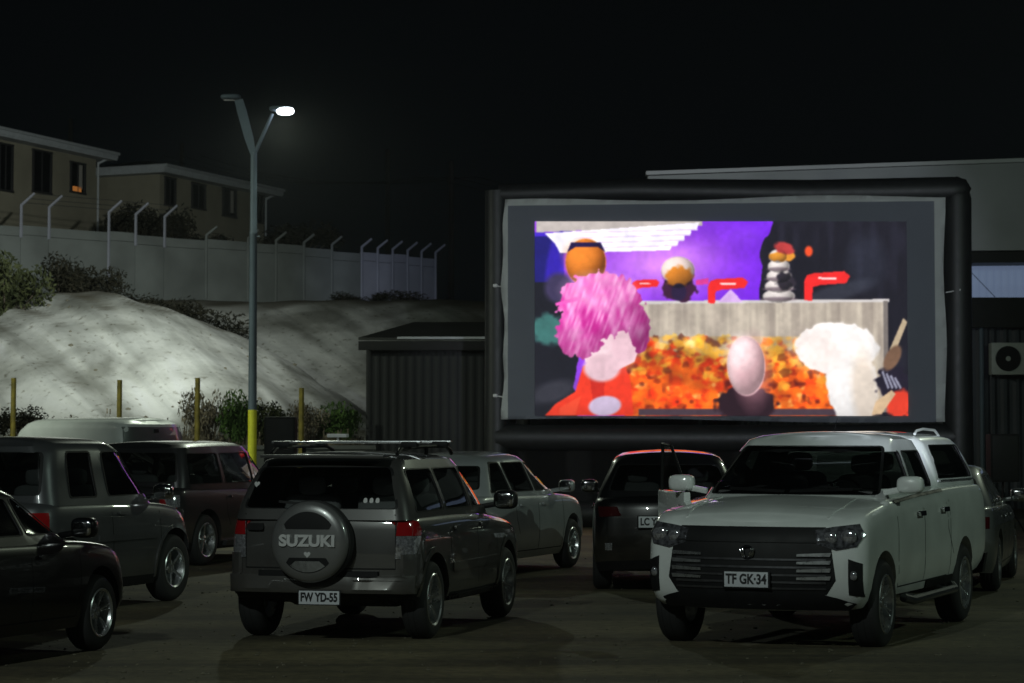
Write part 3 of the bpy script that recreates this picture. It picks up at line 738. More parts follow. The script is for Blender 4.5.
S = generic(p_gsil, L=4.5, W=.88, H=1.5, wb=2.65, fo=.85, rw=.33, belt=.98, hood=.95, nose=.74, cowl=.95, wst=.2, rb=-1.75, rt=-1.1, roofr=1.42, wbelt=.8, wroof=.58, pillars=(.0, -.85))
S['features'] = [(f[0], f[1], f[2], f[3], 'dark_red')+tuple(f[5:]) if f[0] == 'tail_light' else f for f in S['features']]
build_car(S, 'sedan', 'grey sedan behind the white pickup, only its dark side and wheels showing', 'sedan', ('r', -1), 991, 590, 16)
S = generic(p_van, L=4.6, W=.9, H=2.12, wb=2.9, fo=.8, rw=.33, belt=1.22, hood=1.12, nose=.85, cowl=1.2, wst=.45, rb=-2.38, rt=-2.28, roofr=2.06, wbelt=.86, wroof=.74, pillars=(.2,), br=.05, gbr=.03, gcrown=.05, at=(P(64, 42.5), 42.5))
S['windows'] = [('S', [(.35, 1.35), (1.12, 1.35), (.66, 1.99), (.35, 1.99)]), ('F', [(-.72, 1.3), (.72, 1.3), (.64, 1.95), (-.64, 1.95)], 'glass')]
S['features'] = [f for f in S['features'] if f[0] != 'door_handle']
S['features'] += [('rear_door', 'B', [(-.78, .5), (.78, .5), (.70, 1.96), (-.70, 1.96)], .012, p_gsil, .02, .12),
                  ('door_latch', 'B', [(-.05, 1.86), (.05, 1.86), (.05, 1.92), (-.05, 1.92)], .03, 'plastic', .03, .1)]
build_car(S, 'van', 'white panel van parked below the slope behind the silver off-roader', 'van', ('f', 1), 0, 0, -54)
# ------------------------------------------------------------------ ground
def ground_mat():
    m, nt, b = new_mat('dusty_lot'); N = nt.nodes; Lk = nt.links.new
    tc = N.new('ShaderNodeTexCoord')
    def noise(s, d, vec=tc.outputs['Object']):
        n = N.new('ShaderNodeTexNoise'); n.inputs['Scale'].default_value = s; n.inputs['Detail'].default_value = d; n.inputs['Roughness'].default_value = .6; Lk(vec, n.inputs['Vector']); return n
    a = noise(.35, 7); r = N.new('ShaderNodeValToRGB'); e = r.color_ramp.elements
    e[0].position = .36; e[0].color = (.06, .052, .028, 1); e[1].position = .66; e[1].color = (.16, .135, .072, 1)
    Lk(a.outputs['Fac'], r.inputs['Fac'])
    c = noise(9, 8); r2 = N.new('ShaderNodeValToRGB'); e = r2.color_ramp.elements
    e[0].position = .32; e[0].color = (.45, .45, .45, 1); e[1].position = .62; e[1].color = (1.15, 1.15, 1.15, 1)
    Lk(c.outputs['Fac'], r2.inputs['Fac'])
    mx = N.new('ShaderNodeMix'); mx.data_type = 'RGBA'; mx.blend_type = 'MULTIPLY'; mx.inputs['Factor'].default_value = .8
    Lk(r.outputs['Color'], mx.inputs['A']); Lk(r2.outputs['Color'], mx.inputs['B']); mpp = N.new('ShaderNodeMapping'); mpp.inputs['Scale'].default_value = (.10, .9, 1); mpp.inputs['Rotation'].default_value = (0, 0, R(9)); Lk(tc.outputs['Object'], mpp.inputs['Vector'])
    tr = noise(1.1, 6, mpp.outputs[0]); r3 = N.new('ShaderNodeValToRGB'); e = r3.color_ramp.elements
    e[0].position = .38; e[0].color = (.45, .45, .45, 1); e[1].position = .60; e[1].color = (1.2, 1.2, 1.15, 1); Lk(tr.outputs['Fac'], r3.inputs['Fac'])
    m4 = N.new('ShaderNodeMix'); m4.data_type = 'RGBA'; m4.blend_type = 'MULTIPLY'; m4.inputs['Factor'].default_value = .85
    Lk(mx.outputs['Result'], m4.inputs['A']); Lk(r3.outputs['Color'], m4.inputs['B']); Lk(m4.outputs['Result'], b.inputs['Base Color'])
    b.inputs['Roughness'].default_value = .85
    g = noise(45, 6); bp = N.new('ShaderNodeBump'); bp.inputs['Strength'].default_value = .6; bp.inputs['Distance'].default_value = .02
    Lk(g.outputs['Fac'], bp.inputs['Height']); Lk(bp.outputs['Normal'], b.inputs['Normal'])
    return m
bm = bmesh.new(); ys = [-80, -20, 0, 10, 16, 22, 28, 34, 40, 46, 52, 59.5, 70, 120, 260, 700]; rows = []
for y in ys: rows.append([bm.verts.new((x, y, gz(y))) for x in (-400, -80, -30, -10, 0, 10, 30, 80, 400)])
for i in range(len(rows)-1):
    for j in range(8): bm.faces.new((rows[i][j], rows[i][j+1], rows[i+1][j+1], rows[i+1][j]))
tag(mk('ground', bm, ground_mat()), kind='structure')
# pebbles and clods on the lot
def pebbles():
    bm = bmesh.new()
    for k in range(1500):
        y = 13+22*random.random()**1.6; x = random.uniform(-.24, .24)*y
        s = random.uniform(.004, .013)*random.choice((1, 1, 1.6))
        r = bmesh.ops.create_icosphere(bm, subdivisions=1, radius=s)
        for v in r['verts']: v.co = Vector((v.co.x*random.uniform(.7, 1.4)+x, v.co.y+y, v.co.z*.6+gz(y)+s*.3))
    return bm
tag(mk('gravel', pebbles(), mat('stone', (.12, .11, .075), .9, var=.4)), 'loose stones scattered over the dusty lot', 'gravel', kind='stuff')

# ------------------------------------------------------------------ slope
def nz(x, y): 
    return (math.sin(x*1.3+y*.7)+math.sin(x*.6-y*1.7+2)+.5*math.sin(x*3.1+1.3*y)+.5*math.sin(-x*2.2+3.3*y+1))/3
def hill_z(x, y):
    px = 512+F*x/max(y, 1)
    top1 = interp([(-200, 5.5), (30, 5.95), (110, 5.95), (160, 5.7), (200, 5.35), (240, 4.85), (300, 3.95), (360, 3.0), (420, 1.7)], px)
    base = 1.55+.25*sstep((y-51)/4)
    t = (y-52.2)/(9.5+1.0*sstep((100-px)/150))
    m1 = base+(top1-base)*sstep(t*.92+.02)*1.0
    if y > 63: m1 = base+(top1-base)*(1-.25*sstep((y-64)/4))
    t2 = (y-61)/12.0
    m2 = base+(6.55-base)*sstep(t2) if px < 640 else base
    z = max(m1, m2)
    if px > 380: z = base+(z-base)*(1-.0*sstep((px-400)/100))
    act = sstep(t*3)*sstep((1.25-t)*4)
    u = x*.81+y*.58      # gullies run down and to the right
    z += act*(.10*math.sin(u*1.9+1.3*nz(x*.3, y*.3))+.04*math.sin(u*5.1+2*nz(x*.5, y*.2))+.02*nz(x*2, y*2))
    z += .06*nz(x*1.3, y*1.1)*sstep((y-52)/2)
    return z
def hill_mat():
    m, nt, b = new_mat('chalky_slope'); N = nt.nodes; Lk = nt.links.new
    tc = N.new('ShaderNodeTexCoord')
    mp = N.new('ShaderNodeMapping'); mp.inputs['Rotation'].default_value = (0, 0, R(54)); Lk(tc.outputs['Object'], mp.inputs['Vector'])
    mp2 = N.new('ShaderNodeMapping'); mp2.inputs['Scale'].default_value = (.16, 1.5, .3); Lk(mp.outputs['Vector'], mp2.inputs['Vector'])
    def noise(s, d, v, dist=0):
        n = N.new('ShaderNodeTexNoise'); n.inputs['Scale'].default_value = s; n.inputs['Detail'].default_value = d; n.inputs['Distortion'].default_value = dist; Lk(v, n.inputs['Vector']); return n
    def ramp(n, stops):
        r = N.new('ShaderNodeValToRGB'); el = r.color_ramp.elements
        el[0].position, el[0].color = stops[0][0], (*stops[0][1], 1); el[1].position, el[1].color = stops[-1][0], (*stops[-1][1], 1)
        for p, c in stops[1:-1]: q = el.new(p); q.color = (*c, 1)
        Lk(n.outputs['Fac'], r.inputs['Fac']); return r
    a = ramp(noise(.8, 8, mp2.outputs[0], .6), [(.30, (.27, .275, .25)), (.45, (.42, .43, .41)), (.6, (.56, .57, .54)), (.75, (.62, .63, .64))])
    c = ramp(noise(.55, 6, tc.outputs['Object'], .4), [(.37, (.40, .40, .37)), (.58, (1, 1, 1))])
    mx = N.new('ShaderNodeMix'); mx.data_type = 'RGBA'; mx.blend_type = 'MULTIPLY'; mx.inputs['Factor'].default_value = .9
    Lk(a.outputs[0], mx.inputs['A']); Lk(c.outputs[0], mx.inputs['B'])
    s = ramp(noise(6, 10, tc.outputs['Object'], .3), [(.28, (.35, .33, .27)), (.40, (1, 1, 1))])
    m2 = N.new('ShaderNodeMix'); m2.data_type = 'RGBA'; m2.blend_type = 'MULTIPLY'; m2.inputs['Factor'].default_value = .9
    Lk(mx.outputs['Result'], m2.inputs['A']); Lk(s.outputs[0], m2.inputs['B'])
    # soil on the level ground above and below
    sx = N.new('ShaderNodeSeparateXYZ'); ge = N.new('ShaderNodeNewGeometry'); Lk(ge.outputs['True Normal'], sx.inputs[0])
    mr = N.new('ShaderNodeMapRange'); mr.inputs['From Min'].default_value = .93; mr.inputs['From Max'].default_value = .985; Lk(sx.outputs['Z'], mr.inputs['Value'])
    m3 = N.new('ShaderNodeMix'); m3.data_type = 'RGBA'; Lk(mr.outputs[0], m3.inputs['Factor']); Lk(m2.outputs['Result'], m3.inputs['A']); m3.inputs['B'].default_value = (.10, .09, .06, 1)
    Lk(m3.outputs['Result'], b.inputs['Base Color']); b.inputs['Roughness'].default_value = .95
    bp = N.new('ShaderNodeBump'); bp.inputs['Strength'].default_value = .5; bp.inputs['Distance'].default_value = .05
    Lk(noise(3.5, 8, tc.outputs['Object'], .2).outputs['Fac'], bp.inputs['Height']); Lk(bp.outputs['Normal'], b.inputs['Normal'])
    return m
bm = bmesh.new(); rows = []
yy = [51.0+.22*k for k in range(118)]+[78, 82, 90, 110, 160]
for y in yy:
    row = []
    for k in range(210):
        x = -30+ (k*.14 if k < 200 else 28+(k-200)*1.2)
        z = hill_z(x, y) if y < 77 else 6.6
        row.append(bm.verts.new((x, y, z)))
    rows.append(row)
for i in range(len(rows)-1):
    for j in range(len(rows[0])-1): bm.faces.new((rows[i][j], rows[i][j+1], rows[i+1][j+1], rows[i+1][j]))
b0 = [bm.verts.new((v.co.x, v.co.y, 0)) for v in rows[0]]
for j in range(len(b0)-1): bm.faces.new((b0[j], b0[j+1], rows[0][j+1], rows[0][j]))
tag(mk('hillside', bm, hill_mat(), None, 60), kind='structure')
conc = mat('concrete', (.24, .25, .25), .85, var=.25, vs=1.5, bump=.25, bs=12)
# low retaining wall
bm = bmesh.new(); box(bm, (P(100, 50.6)-3, 50.6, .9), (P(362, 50.6)-P(0, 50.6)+10, .25, 1.9), .02); box(bm, (P(100, 50.6)-3, 50.58, 1.89), (P(362, 50.6)-P(0, 50.6)+10.1, .36, .09), .015)
tag(mk('retaining_wall', bm, conc), 'low grey concrete wall holding back the foot of the slope', 'wall')

# ------------------------------------------------------------------ boundary wall on the crest
conc2 = mat('concrete_stained', (.10, .105, .10), .9, var=.3, vs=1.5, bump=.3, bs=10); bpy.data.objects['retaining_wall'].data.materials[0] = conc2
A0 = Vector((P(-60, 68.6), 68.6, 0)); A1 = Vector((P(436, 81), 81, 0)); wd = (A1-A0).normalized(); wn = Vector((wd.y, -wd.x, 0))
def on_wall(px):      # parameter along the wall seen at picture column px
    k = (px-512)/F; return (k*A0.y-A0.x)/(wd.x-k*wd.y)
wall = empty('boundary_wall', A0); tag(wall, 'grey concrete panel wall with bent posts along the top of the slope', 'wall')
posts = [18, 46, 106, 133, 162, 204, 246, 274, 302, 330, 360, 376, 391, 406, 420, 434]
cm = [mat('concrete_panel', (.15, .165, .16), .85, var=.22, vs=.9, bump=.3, bs=9), mat('concrete_panel_pale', (.26, .27, .32), .85, var=.15, vs=.9, bump=.3, bs=9)]  # paler copy: light on the right-end panels put into the colour; also posts
ts = [on_wall(p)-0 for p in posts]
ends = [0]+ts
ztop = 8.62
for i in range(len(ends)-1):
    a, b = ends[i], ends[i+1]; c = A0+wd*((a+b)/2)-A0
    bm = bmesh.new()
    box(bm, (0, 0, 0), (b-a-.012, .1, 1.7), .01); box(bm, (0, 0, 1.0), (b-a-.012, .1, .28), .01)
    bmesh.ops.rotate(bm, verts=bm.verts, matrix=Matrix.Rotation(math.atan2(wd.y, wd.x), 3, 'Z'))
    step = (-.03, .02, 0, .04, -.02)[i % 5]-(.05 if i > 9 else 0)
    bmesh.ops.translate(bm, verts=bm.verts, vec=c+Vector((0, 0, ztop-1.14+step)))
    mk('wall_panel', bm, cm[1 if i >= 11 else 0], wall)
for i, t in enumerate(ts):
    p = wd*t; bm = bmesh.new(); hgt = .62 if i < 5 else .14
    q = p+Vector((0, 0, ztop+hgt)); arm = wd*.30+wn*.25+Vector((0, 0, .36)) if i < 5 else wd*.3+wn*.15+Vector((0, 0, .28))
    tube(bm, [p+wn*.07+Vector((0, 0, ztop-(.35 if i < 5 and i != 2 else 1.9))), q+wn*.07, q+wn*.07+arm], [.055, .05, .04], 5)
    mk('wall_post', bm, cm[1 if i >= 10 or i < 5 else 0], wall)
bm = bmesh.new()
for k in (.2, .55, .95):
    tube(bm, [wd*t+wn*.07+(wd*.30+wn*.25+Vector((0, 0, .36)))*k+Vector((0, 0, ztop+.62)) for t in ts[:5]], .008, 4)
mk('barbed_wire', bm, M['alloy_dark'], wall)

# ------------------------------------------------------------------ houses
def dark_window(bm, c, d, w, h): pass
plaster = mat('plaster_cream', (.27, .25, .19), .9, var=.12, vs=1.2, bump=.1, bs=30)
fascia_m = mat('fascia_white', (.46, .49, .52), .6, var=.1)
roof_m = mat('roof_sheet', (.07, .07, .075), .7, var=.2)
frame_m = mat('window_frame', (.03, .03, .032), .5)
pane_m = mat('night_pane', (.006, .007, .009), .08, spec=.6)
curtain_m = mat('curtain', (.35, .33, .3), .9)
warm_m = mat('warm_window', (.3, .12, .03), .6, emit=(1, .36, .08), es=.22)
def house(name, label, corner, dirv, L, D, ztop, zbot, wins, ov=.55, wins_side=()):
    root = empty(name, (corner.x, corner.y, zbot), (0, 0, math.atan2(dirv.y, dirv.x))); tag(root, label, 'house')
    H = ztop-zbot   # local x along the front, local y away to the back-left
    bm = bmesh.new(); box(bm, (L/2, D/2, H/2), (L, D, H), .01); mk('wall', bm, plaster, root)
    bm = bmesh.new(); box(bm, (L/2, D/2, H+.03), (L+2*ov, D+2*ov, .09)); mk('soffit', bm, fascia_m, root)
    bm = bmesh.new()
    for (c, s) in (((L/2, -ov, H+.17), (L+2*ov+.06, .05, .24)), ((L/2, D+ov, H+.17), (L+2*ov+.06, .05, .24)), ((-ov, D/2, H+.17), (.05, D+2*ov-.06, .24)), ((L+ov, D/2, H+.17), (.05, D+2*ov-.06, .24))): box(bm, c, s, .008)
    mk('fascia', bm, fascia_m, root)
    bm = bmesh.new(); tube(bm, [(-ov, -ov-.08, H+.25), (L+ov, -ov-.08, H+.22)], .055, 8); tube(bm, [(L+.05, -.06, H-.1), (L+.05, -.06, .0)], .04, 8); tube(bm, [(L+ov-.1, -ov-.04, H+.2), (L+.05, -.06, H-.15)], .04, 8)
    mk('gutter', bm, fascia_m, root)
    bm = bmesh.new(); x0, x1, y0, y1 = -ov+.03, L+ov-.03, -ov+.03, D+ov-.03; z0 = H+.24; zr_ = z0+.55; m_ = (y1-y0)/2
    v = [bm.verts.new(p) for p in ((x0, y0, z0), (x1, y0, z0), (x1, y1, z0), (x0, y1, z0), (x0+m_, y0+m_, zr_), (x1-m_, y0+m_, zr_))] if x1-x0 > 2*m_+.2 else [bm.verts.new(p) for p in ((x0, y0, z0), (x1, y0, z0), (x1, y1, z0), (x0, y1, z0), ((x0+x1)/2-.1, y0+m_, zr_), ((x0+x1)/2+.1, y0+m_, zr_))]
    for f in ((0, 1, 5, 4), (1, 2, 5), (2, 3, 4, 5), (3, 0, 4), (3, 2, 1, 0)): bm.faces.new([v[i] for i in f])
    mk('roof', bm, roof_m, root)
    for (x, w, z1, z2, kind) in wins:
        bm = bmesh.new(); zc = (z1+z2)/2-zbot; h = z2-z1
        for (c, s) in (((x, -.02, zc+h/2), (w+.12, .1, .07)), ((x, -.02, zc-h/2), (w+.12, .14, .07)), ((x-w/2, -.02, zc), (.07, .1, h)), ((x+w/2, -.02, zc), (.07, .1, h)), ((x, -.015, zc), (.05, .06, h))): box(bm, c, s, .006)
        fr = mk('window', bm, frame_m, root)
        bm = bmesh.new(); box(bm, (x, -.012, zc), (w-.02, .03, h-.02)); mk('pane', bm, pane_m, fr)
        if kind:
            bm = bmesh.new(); box(bm, (x+w*.2, -.035, zc+.05), (w*.22, .012, h*.8)); mk('curtain', bm, curtain_m, fr)
        if kind == 2:
            bm = bmesh.new(); box(bm, (x-.05, -.035, zc-h*.38), (w*.6, .012, h*.16)); mk('lit_gap', bm, warm_m, fr)
    return root
def along(C0, dv, px): k = (px-512)/F; return (k*C0.y-C0.x)/(dv.x-k*dv.y)
# house 1
e = Vector((P(92, 85.0), 85.4, 0)); s0 = Vector((P(-30, 78.6), 78.6, 0)); dv = (e-s0).normalized(); Lh = (e-s0).length
ww = []
for a, b, y1, y2, kd in ((-4, 9, 190, 143, 0), (30, 48, 192, 150, 0), (68, 82, 192, 162, 2)):
    t0, t1 = along(s0, dv, a), along(s0, dv, b); d = s0.y+dv.y*(t0+t1)/2
    ww.append(((t0+t1)/2, t1-t0, Z(y1, d), Z(y2, d), kd))
house('house', 'cream two-storey house with a warm light in one window, cut off by photo edge', s0, dv, Lh, 7, Z(153, 84), 6.4, ww)
C0 = Vector((P(158, 88), 88, 0)); e = Vector((P(263, 95.2), 95.2, 0)); dv = (e-C0).normalized(); Lh = (e-C0).length
ww = []
for a, b, y1, y2, kd in ((163, 173, 205, 177, 0), (190, 203, 208, 183, 0), (221, 234, 216, 188, 1), (254, 261, 222, 194, 0)):
    t0, t1 = along(C0, dv, a), along(C0, dv, b); d = C0.y+dv.y*(t0+t1)/2
    ww.append(((t0+t1)/2, t1-t0, Z(y1, d), Z(y2, d), kd))
house('house', 'cream house with four windows and a white fascia behind the lamp post', C0, dv, Lh, 3.4, Z(176, 89), 6.4, ww)
# chimneys / poles far off are separate poles
pole_m = mat('pole_concrete', (.03, .03, .03), .9, var=.2)
def upole(px, d, ytop, label, arm=False):
    x = P(px, d); z1 = Z(ytop, d); bm = bmesh.new(); tube(bm, [(0, 0, 0), (0, 0, z1-gz(d))], [.16, .1], 10)
    o = mk('utility_pole', bm, pole_m); o.location = (x, d, gz(d)); tag(o, label, 'utility pole', 'utility poles')
    if arm:
        bm = bmesh.new(); box(bm, (0, -.05, z1-1.0), (2.2, .1, .12), .01)
        for k in (-.95, -.3, .3, .95): lathe(bm, [(.03, z1-.94), (.07, z1-.88), (.04, z1-.8), (.07, z1-.74), (.02, z1-.68)], 10, 'z', (k, -.05, 0))
        a = mk('crossarm', bm, pole_m, o)
upole(387, 100, 148, 'thin pole standing beyond the end of the boundary wall')
upole(451, 92, 160, 'thin dark pole just left of the big screen')
upole(68, 110, 117, 'pole rising behind the nearest cream house')
upole(180, 118, 142, 'pole rising behind the house with four windows')
bm = bmesh.new()
for k in (-.95, 0, .95):
    a = Vector((P(451, 92)+k, 92, Z(160, 92)-.6)); b = Vector((P(180, 118)+k, 118, Z(142, 118)-.6)); pts = []
    for i in range(15): t = i/14; p = a.lerp(b, t); p.z -= 3*t*(1-t); pts.append(p)
    tube(bm, pts, .015, 4, False)
    a2 = Vector((14+k, 84, 9.5)); pts = []
    for i in range(15): t = i/14; p = a.lerp(a2, t); p.z -= 2*t*(1-t); pts.append(p)
    tube(bm, pts, .012, 4, False)
tag(mk('power_lines', bm, M['gap']), 'dark overhead wires strung between the far poles', 'power lines')

# ------------------------------------------------------------------ plants
def leaf_mat(name, c1, c2):
    m, nt, b = new_mat(name); N = nt.nodes; oi = N.new('ShaderNodeTexCoord'); n = N.new('ShaderNodeTexNoise'); n.inputs['Scale'].default_value = 3.0; n.inputs['Detail'].default_value = 5
    r = N.new('ShaderNodeValToRGB'); r.color_ramp.elements[0].position = .35; r.color_ramp.elements[1].position = .65
    r.color_ramp.elements[0].color = (*c1, 1); r.color_ramp.elements[1].color = (*c2, 1)
    nt.links.new(oi.outputs['Object'], n.inputs['Vector']); nt.links.new(n.outputs['Fac'], r.inputs['Fac']); nt.links.new(r.outputs['Color'], b.inputs['Base Color']); b.inputs['Roughness'].default_value = .7
    b.inputs['Specular IOR Level'].default_value = .2
    return m
leaf = {'green': leaf_mat('leaf_green', (.02, .026, .010), (.06, .068, .026)), 'bright': leaf_mat('leaf_bright', (.04, .08, .02), (.11, .20, .04)),
        'dry': leaf_mat('leaf_dry', (.07, .055, .038), (.32, .27, .19)), 'dark': leaf_mat('leaf_dark', (.010, .011, .007), (.03, .027, .016))}
bark = mat('bark', (.07, .055, .04), .9, bump=.4, bs=40)
def shrub_meshes(seed, n=2600, size=.07, kind='green', upright=False):
    rnd = random.Random(seed); bm = bmesh.new(); lobes = [(Vector((rnd.uniform(-.55, .55), rnd.uniform(-.45, .45), rnd.uniform(.3, .85))), rnd.uniform(.18, .42)) for _ in range(11)]
    for k in range(n):
        c, r = rnd.choice(lobes); d = Vector((rnd.gauss(0, 1), rnd.gauss(0, 1), rnd.gauss(0, 1))).normalized()*r*rnd.random()**.4*1.05; p = c+d
        if p.z < .02: continue
        u = Vector((rnd.gauss(0, 1), rnd.gauss(0, 1), rnd.gauss(0, 1)+(1.5 if upright else 0))).normalized(); w = u.cross(Vector((rnd.gauss(0, 1), rnd.gauss(0, 1), rnd.gauss(0, 1)))).normalized()
        s = size*rnd.uniform(.5, 1.3); a = p-u*s; b = p+u*s
        bm.faces.new([bm.verts.new(q) for q in (a, p+w*s*.35, b, p-w*s*.35)])
    me = bpy.data.meshes.new('foliage'); bm.to_mesh(me); bm.free(); me.materials.append(leaf[kind])
    bm = bmesh.new()
    for c, r in lobes: tube(bm, [(0, 0, -.15), c*.45+Vector((0, 0, -.05)), c], [.03, .018, .006], 5)
    ms = bpy.data.meshes.new('stem'); bm.to_mesh(ms); bm.free(); ms.materials.append(bark)
    return me, ms
kinds = {'g': shrub_meshes(1, 3200, .06, 'green'), 'b': shrub_meshes(2, 2600, .055, 'bright', True), 'd': shrub_meshes(3, 2200, .05, 'dry', True), 'k': shrub_meshes(4, 3200, .06, 'dark'), 'k2': shrub_meshes(5, 3000, .06, 'dark'), 'd2': shrub_meshes(6, 2400, .045, 'dry', True)}
def shrub(k, px, d, ybot, w, h, label, group, rz=None):
    me, ms = kinds[k]; x = P(px, d); z = Z(ybot, d)
    if ybot < 340 and d < 77 and d != 61: z = hill_z(x, d)-.08
    o = empty('shrub', (x, d, z), (0, 0, random.uniform(0, 6) if rz is None else rz)); o.scale = (w/1.4, w/1.6, h)
    tag(o, label, 'shrub', group)
    a = bpy.data.objects.new('foliage', me); link(a); a.parent = o
    b = bpy.data.objects.new('stem', ms); link(b); b.parent = o
s_ = 'bushes along the foot of the crest wall'
shrub('g', 6, 61, 326, 2.2, 1.75, 'big leafy bush at the photo edge, top end of the pale slope', s_)
for px, d, yb, w, h, k, lb in ((62, 65, 297, 1.8, 1.35, 'k', 'dark bush against the wall, first to the right of the big leafy bush'), (98, 65.3, 300, 1.5, 1.15, 'k2', 'brownish bush under the second bent post pair on the wall'),
                         (165, 66, 306, 1.9, 1.0, 'k', 'low dark bush on the crest straight above the white van'), (205, 67, 314, 2.3, 1.25, 'k2', 'wide dark bush on the crest just left of the lamp post'), 
                         (345, 76, 320, 1.6, .5, 'k', 'low bush below the end of the dull wall panels'), (395, 76.5, 322, 1.8, .55, 'k2', 'low bush below the pale wall panels')):
    shrub(k, px, d, yb, w, h, lb, s_)
s2 = 'bushes in the gardens behind the boundary wall'
for px, d, yb, w, h, k, lb in ((72, 76, 262, 2.4, 1.7, 'k', 'dark garden bush below the warm lit window'), (30, 75, 262, 2.2, 1.2, 'k2', 'dark garden bush between the first two bent wall posts'), (128, 80, 262, 2.0, 1.7, 'k2', 'dark bush in the gap between the two cream houses'),
                         (158, 82, 262, 2.2, 1.8, 'k', 'dark bush at the corner of the house with four windows'), (205, 84, 262, 2.6, .9, 'k2', 'dark bush under the middle windows of the second house'), (300, 86, 262, 3.2, 1.3, 'k', 'low dark bush past the end of the second house')):
    shrub(k, px, d, yb, w, h, lb, s2)
s3 = 'weeds and bushes along the foot of the slope'
for px, d, yb, w, h, k, lb in ((238, 51.7, 452, 1.3, 1.25, 'b', 'bright green bush just left of the yellow foot of the lamp post'), (206, 51.8, 452, 1.3, 1.25, 'd', 'dry pale bush at the rear of the white van'), (268, 52, 450, 1.3, 1.0, 'g', 'dull green bush behind the black loudspeaker'),
                         (335, 52.2, 448, 1.4, .95, 'b', 'green bush at the corner of the dark shed'), (310, 51.8, 446, 1.2, .9, 'd2', 'dry bush by the yellow post nearest the shed'), (22, 51.8, 448, 1.3, .8, 'k', 'dark weeds behind the yellow post at the photo edge'), (60, 51.9, 446, 1.2, .6, 'd', 'dry weeds behind the front of the white van')):
    shrub(k, px, d, yb, w, h, lb, s3)
bm = bmesh.new(); rnd = random.Random(11)
for k in range(5200):
    px = rnd.choice((rnd.uniform(160, 362), rnd.uniform(-20, 362))); d = rnd.uniform(51.05, 53.6); x = P(px, d); z = hill_z(x, d)
    h = rnd.uniform(.15, .75)*(.6+.5*math.sin(px*.07)**2); l = Vector((rnd.uniform(-.25, .25), rnd.uniform(-.2, .2), 1))*h; w = .008
    p = Vector((x, d, z)); q = p+l*.6; e = p+l+Vector((rnd.uniform(-.1, .1), 0, -.03))
    a = [bm.verts.new(p+Vector((-w, 0, 0))), bm.verts.new(p+Vector((w, 0, 0))), bm.verts.new(q+Vector((w*.8, 0, 0))), bm.verts.new(q-Vector((w*.8, 0, 0)))]
    bm.faces.new(a); bm.faces.new((a[3], a[2], bm.verts.new(e)))
    if rnd.random() < .3:
        for j in range(3):
            c = e-Vector((0, 0, .04*j)); s = .018; bm.faces.new([bm.verts.new(c+Vector(v)) for v in ((-s, 0, -s), (s, 0, -s), (s*.6, 0, s), (-s*.6, 0, s))])
tag(mk('weeds', bm, leaf['dry']), 'dry grass and weeds along the foot of the pale slope', 'weeds', kind='stuff')
bm = bmesh.new()
for k in range(24):      # clods and small tufts lying on the slope
    px = rnd.uniform(20, 300); d = rnd.uniform(54, 62); x = P(px, d); z = hill_z(x, d); s = rnd.uniform(.02, .06)
    r = bmesh.ops.create_icosphere(bm, subdivisions=1, radius=s)
    for v in r['verts']: v.co = Vector((v.co.x*rnd.uniform(.7, 1.8)+x, v.co.y+d, v.co.z+z))
tag(mk('clods', bm, mat('clod', (.12, .11, .08), .95)), 'small dark clods lying on the pale slope', 'clods', kind='stuff')

# yellow posts
ymat = mat('post_yellow', (.24, .19, .03), .7, var=.35, vs=6, bump=.2)
for px, yt, lb in ((13, 378, 'yellow wooden post nearest the photo edge'), (119, 380, 'yellow wooden post rising above the middle of the white van'), (197, 378, 'yellow wooden post just behind the rear of the white van'), (301, 388, 'yellow wooden post beside the black loudspeaker')):
    d = 50.2; z0 = gz(d); bm = bmesh.new(); tube(bm, [(0, 0, 0), (.01, 0, Z(yt, d)-z0)], [.062, .055], 9)
    o = mk('wooden_post', bm, ymat); o.location = (P(px, d), d, z0); tag(o, lb, 'post', 'yellow posts at the foot of the slope')

# ------------------------------------------------------------------ street lamp
D = 46.0; zg = gz(D)
steel = mat('galvanised', (.11, .145, .18), .6, .2, var=.15, vs=2); ylow = mat('lamp_yellow', (.75, .75, .03), .5, var=.15, vs=5)
lampo = empty('street_lamp', (P(252.5, D), D, zg)); tag(lampo, 'tall steel street lamp with a yellow foot and two arms, one head lit', 'street lamp')
lx = P(252.5, D)
def lp(px, py): return Vector((P(px, D)-lx, 0, Z(py, D)-zg))
zy = lp(252, 410).z
bm = bmesh.new(); lathe(bm, [(.001, 0), (.22, 0), (.22, .03), (.088, .035), (.086, zy)], 20, 'z'); mk('painted_foot', bm, ylow, lampo)
bm = bmesh.new(); lathe(bm, [(.084, zy), (.072, lp(252, 235).z), (.078, lp(252, 235).z+.01), (.078, lp(252, 233).z+.02), (.07, lp(252, 232).z+.03), (.062, lp(252, 152).z), (.001, lp(252, 151).z)], 20, 'z'); 
for s in (1, -1): tube(bm, [(0.07, .03*s, lp(0, 236).z), (.13, .03*s, lp(0, 236).z)], .01, 6)
mk('pole', bm, steel, lampo)
bm = bmesh.new(); a, b = lp(252, 153), lp(237, 98); t = (b-a).normalized(); n = Vector((t.z, 0, -t.x))
for (p, w) in ((a, .07), (a.lerp(b, .3), .10), (a.lerp(b, .8), .10), (b, .09)): pass
q = []
for (p, w) in ((a, .055), (a.lerp(b, .3), .085), (a.lerp(b, .8), .09), (b, .08)):
    q.append([bm.verts.new(p+n*w*i+Vector((0, j*.045, 0))) for i, j in ((-1, -1), (1, -1), (1, 1), (-1, 1))])
for i in range(3):
    for j in range(4): bm.faces.new((q[i][j], q[i][(j+1) % 4], q[i+1][(j+1) % 4], q[i+1][j]))
bm.faces.new(q[0]); bm.faces.new(q[3]); bmesh.ops.recalc_face_normals(bm, faces=bm.faces); mk('lamp_arm', bm, steel, lampo)
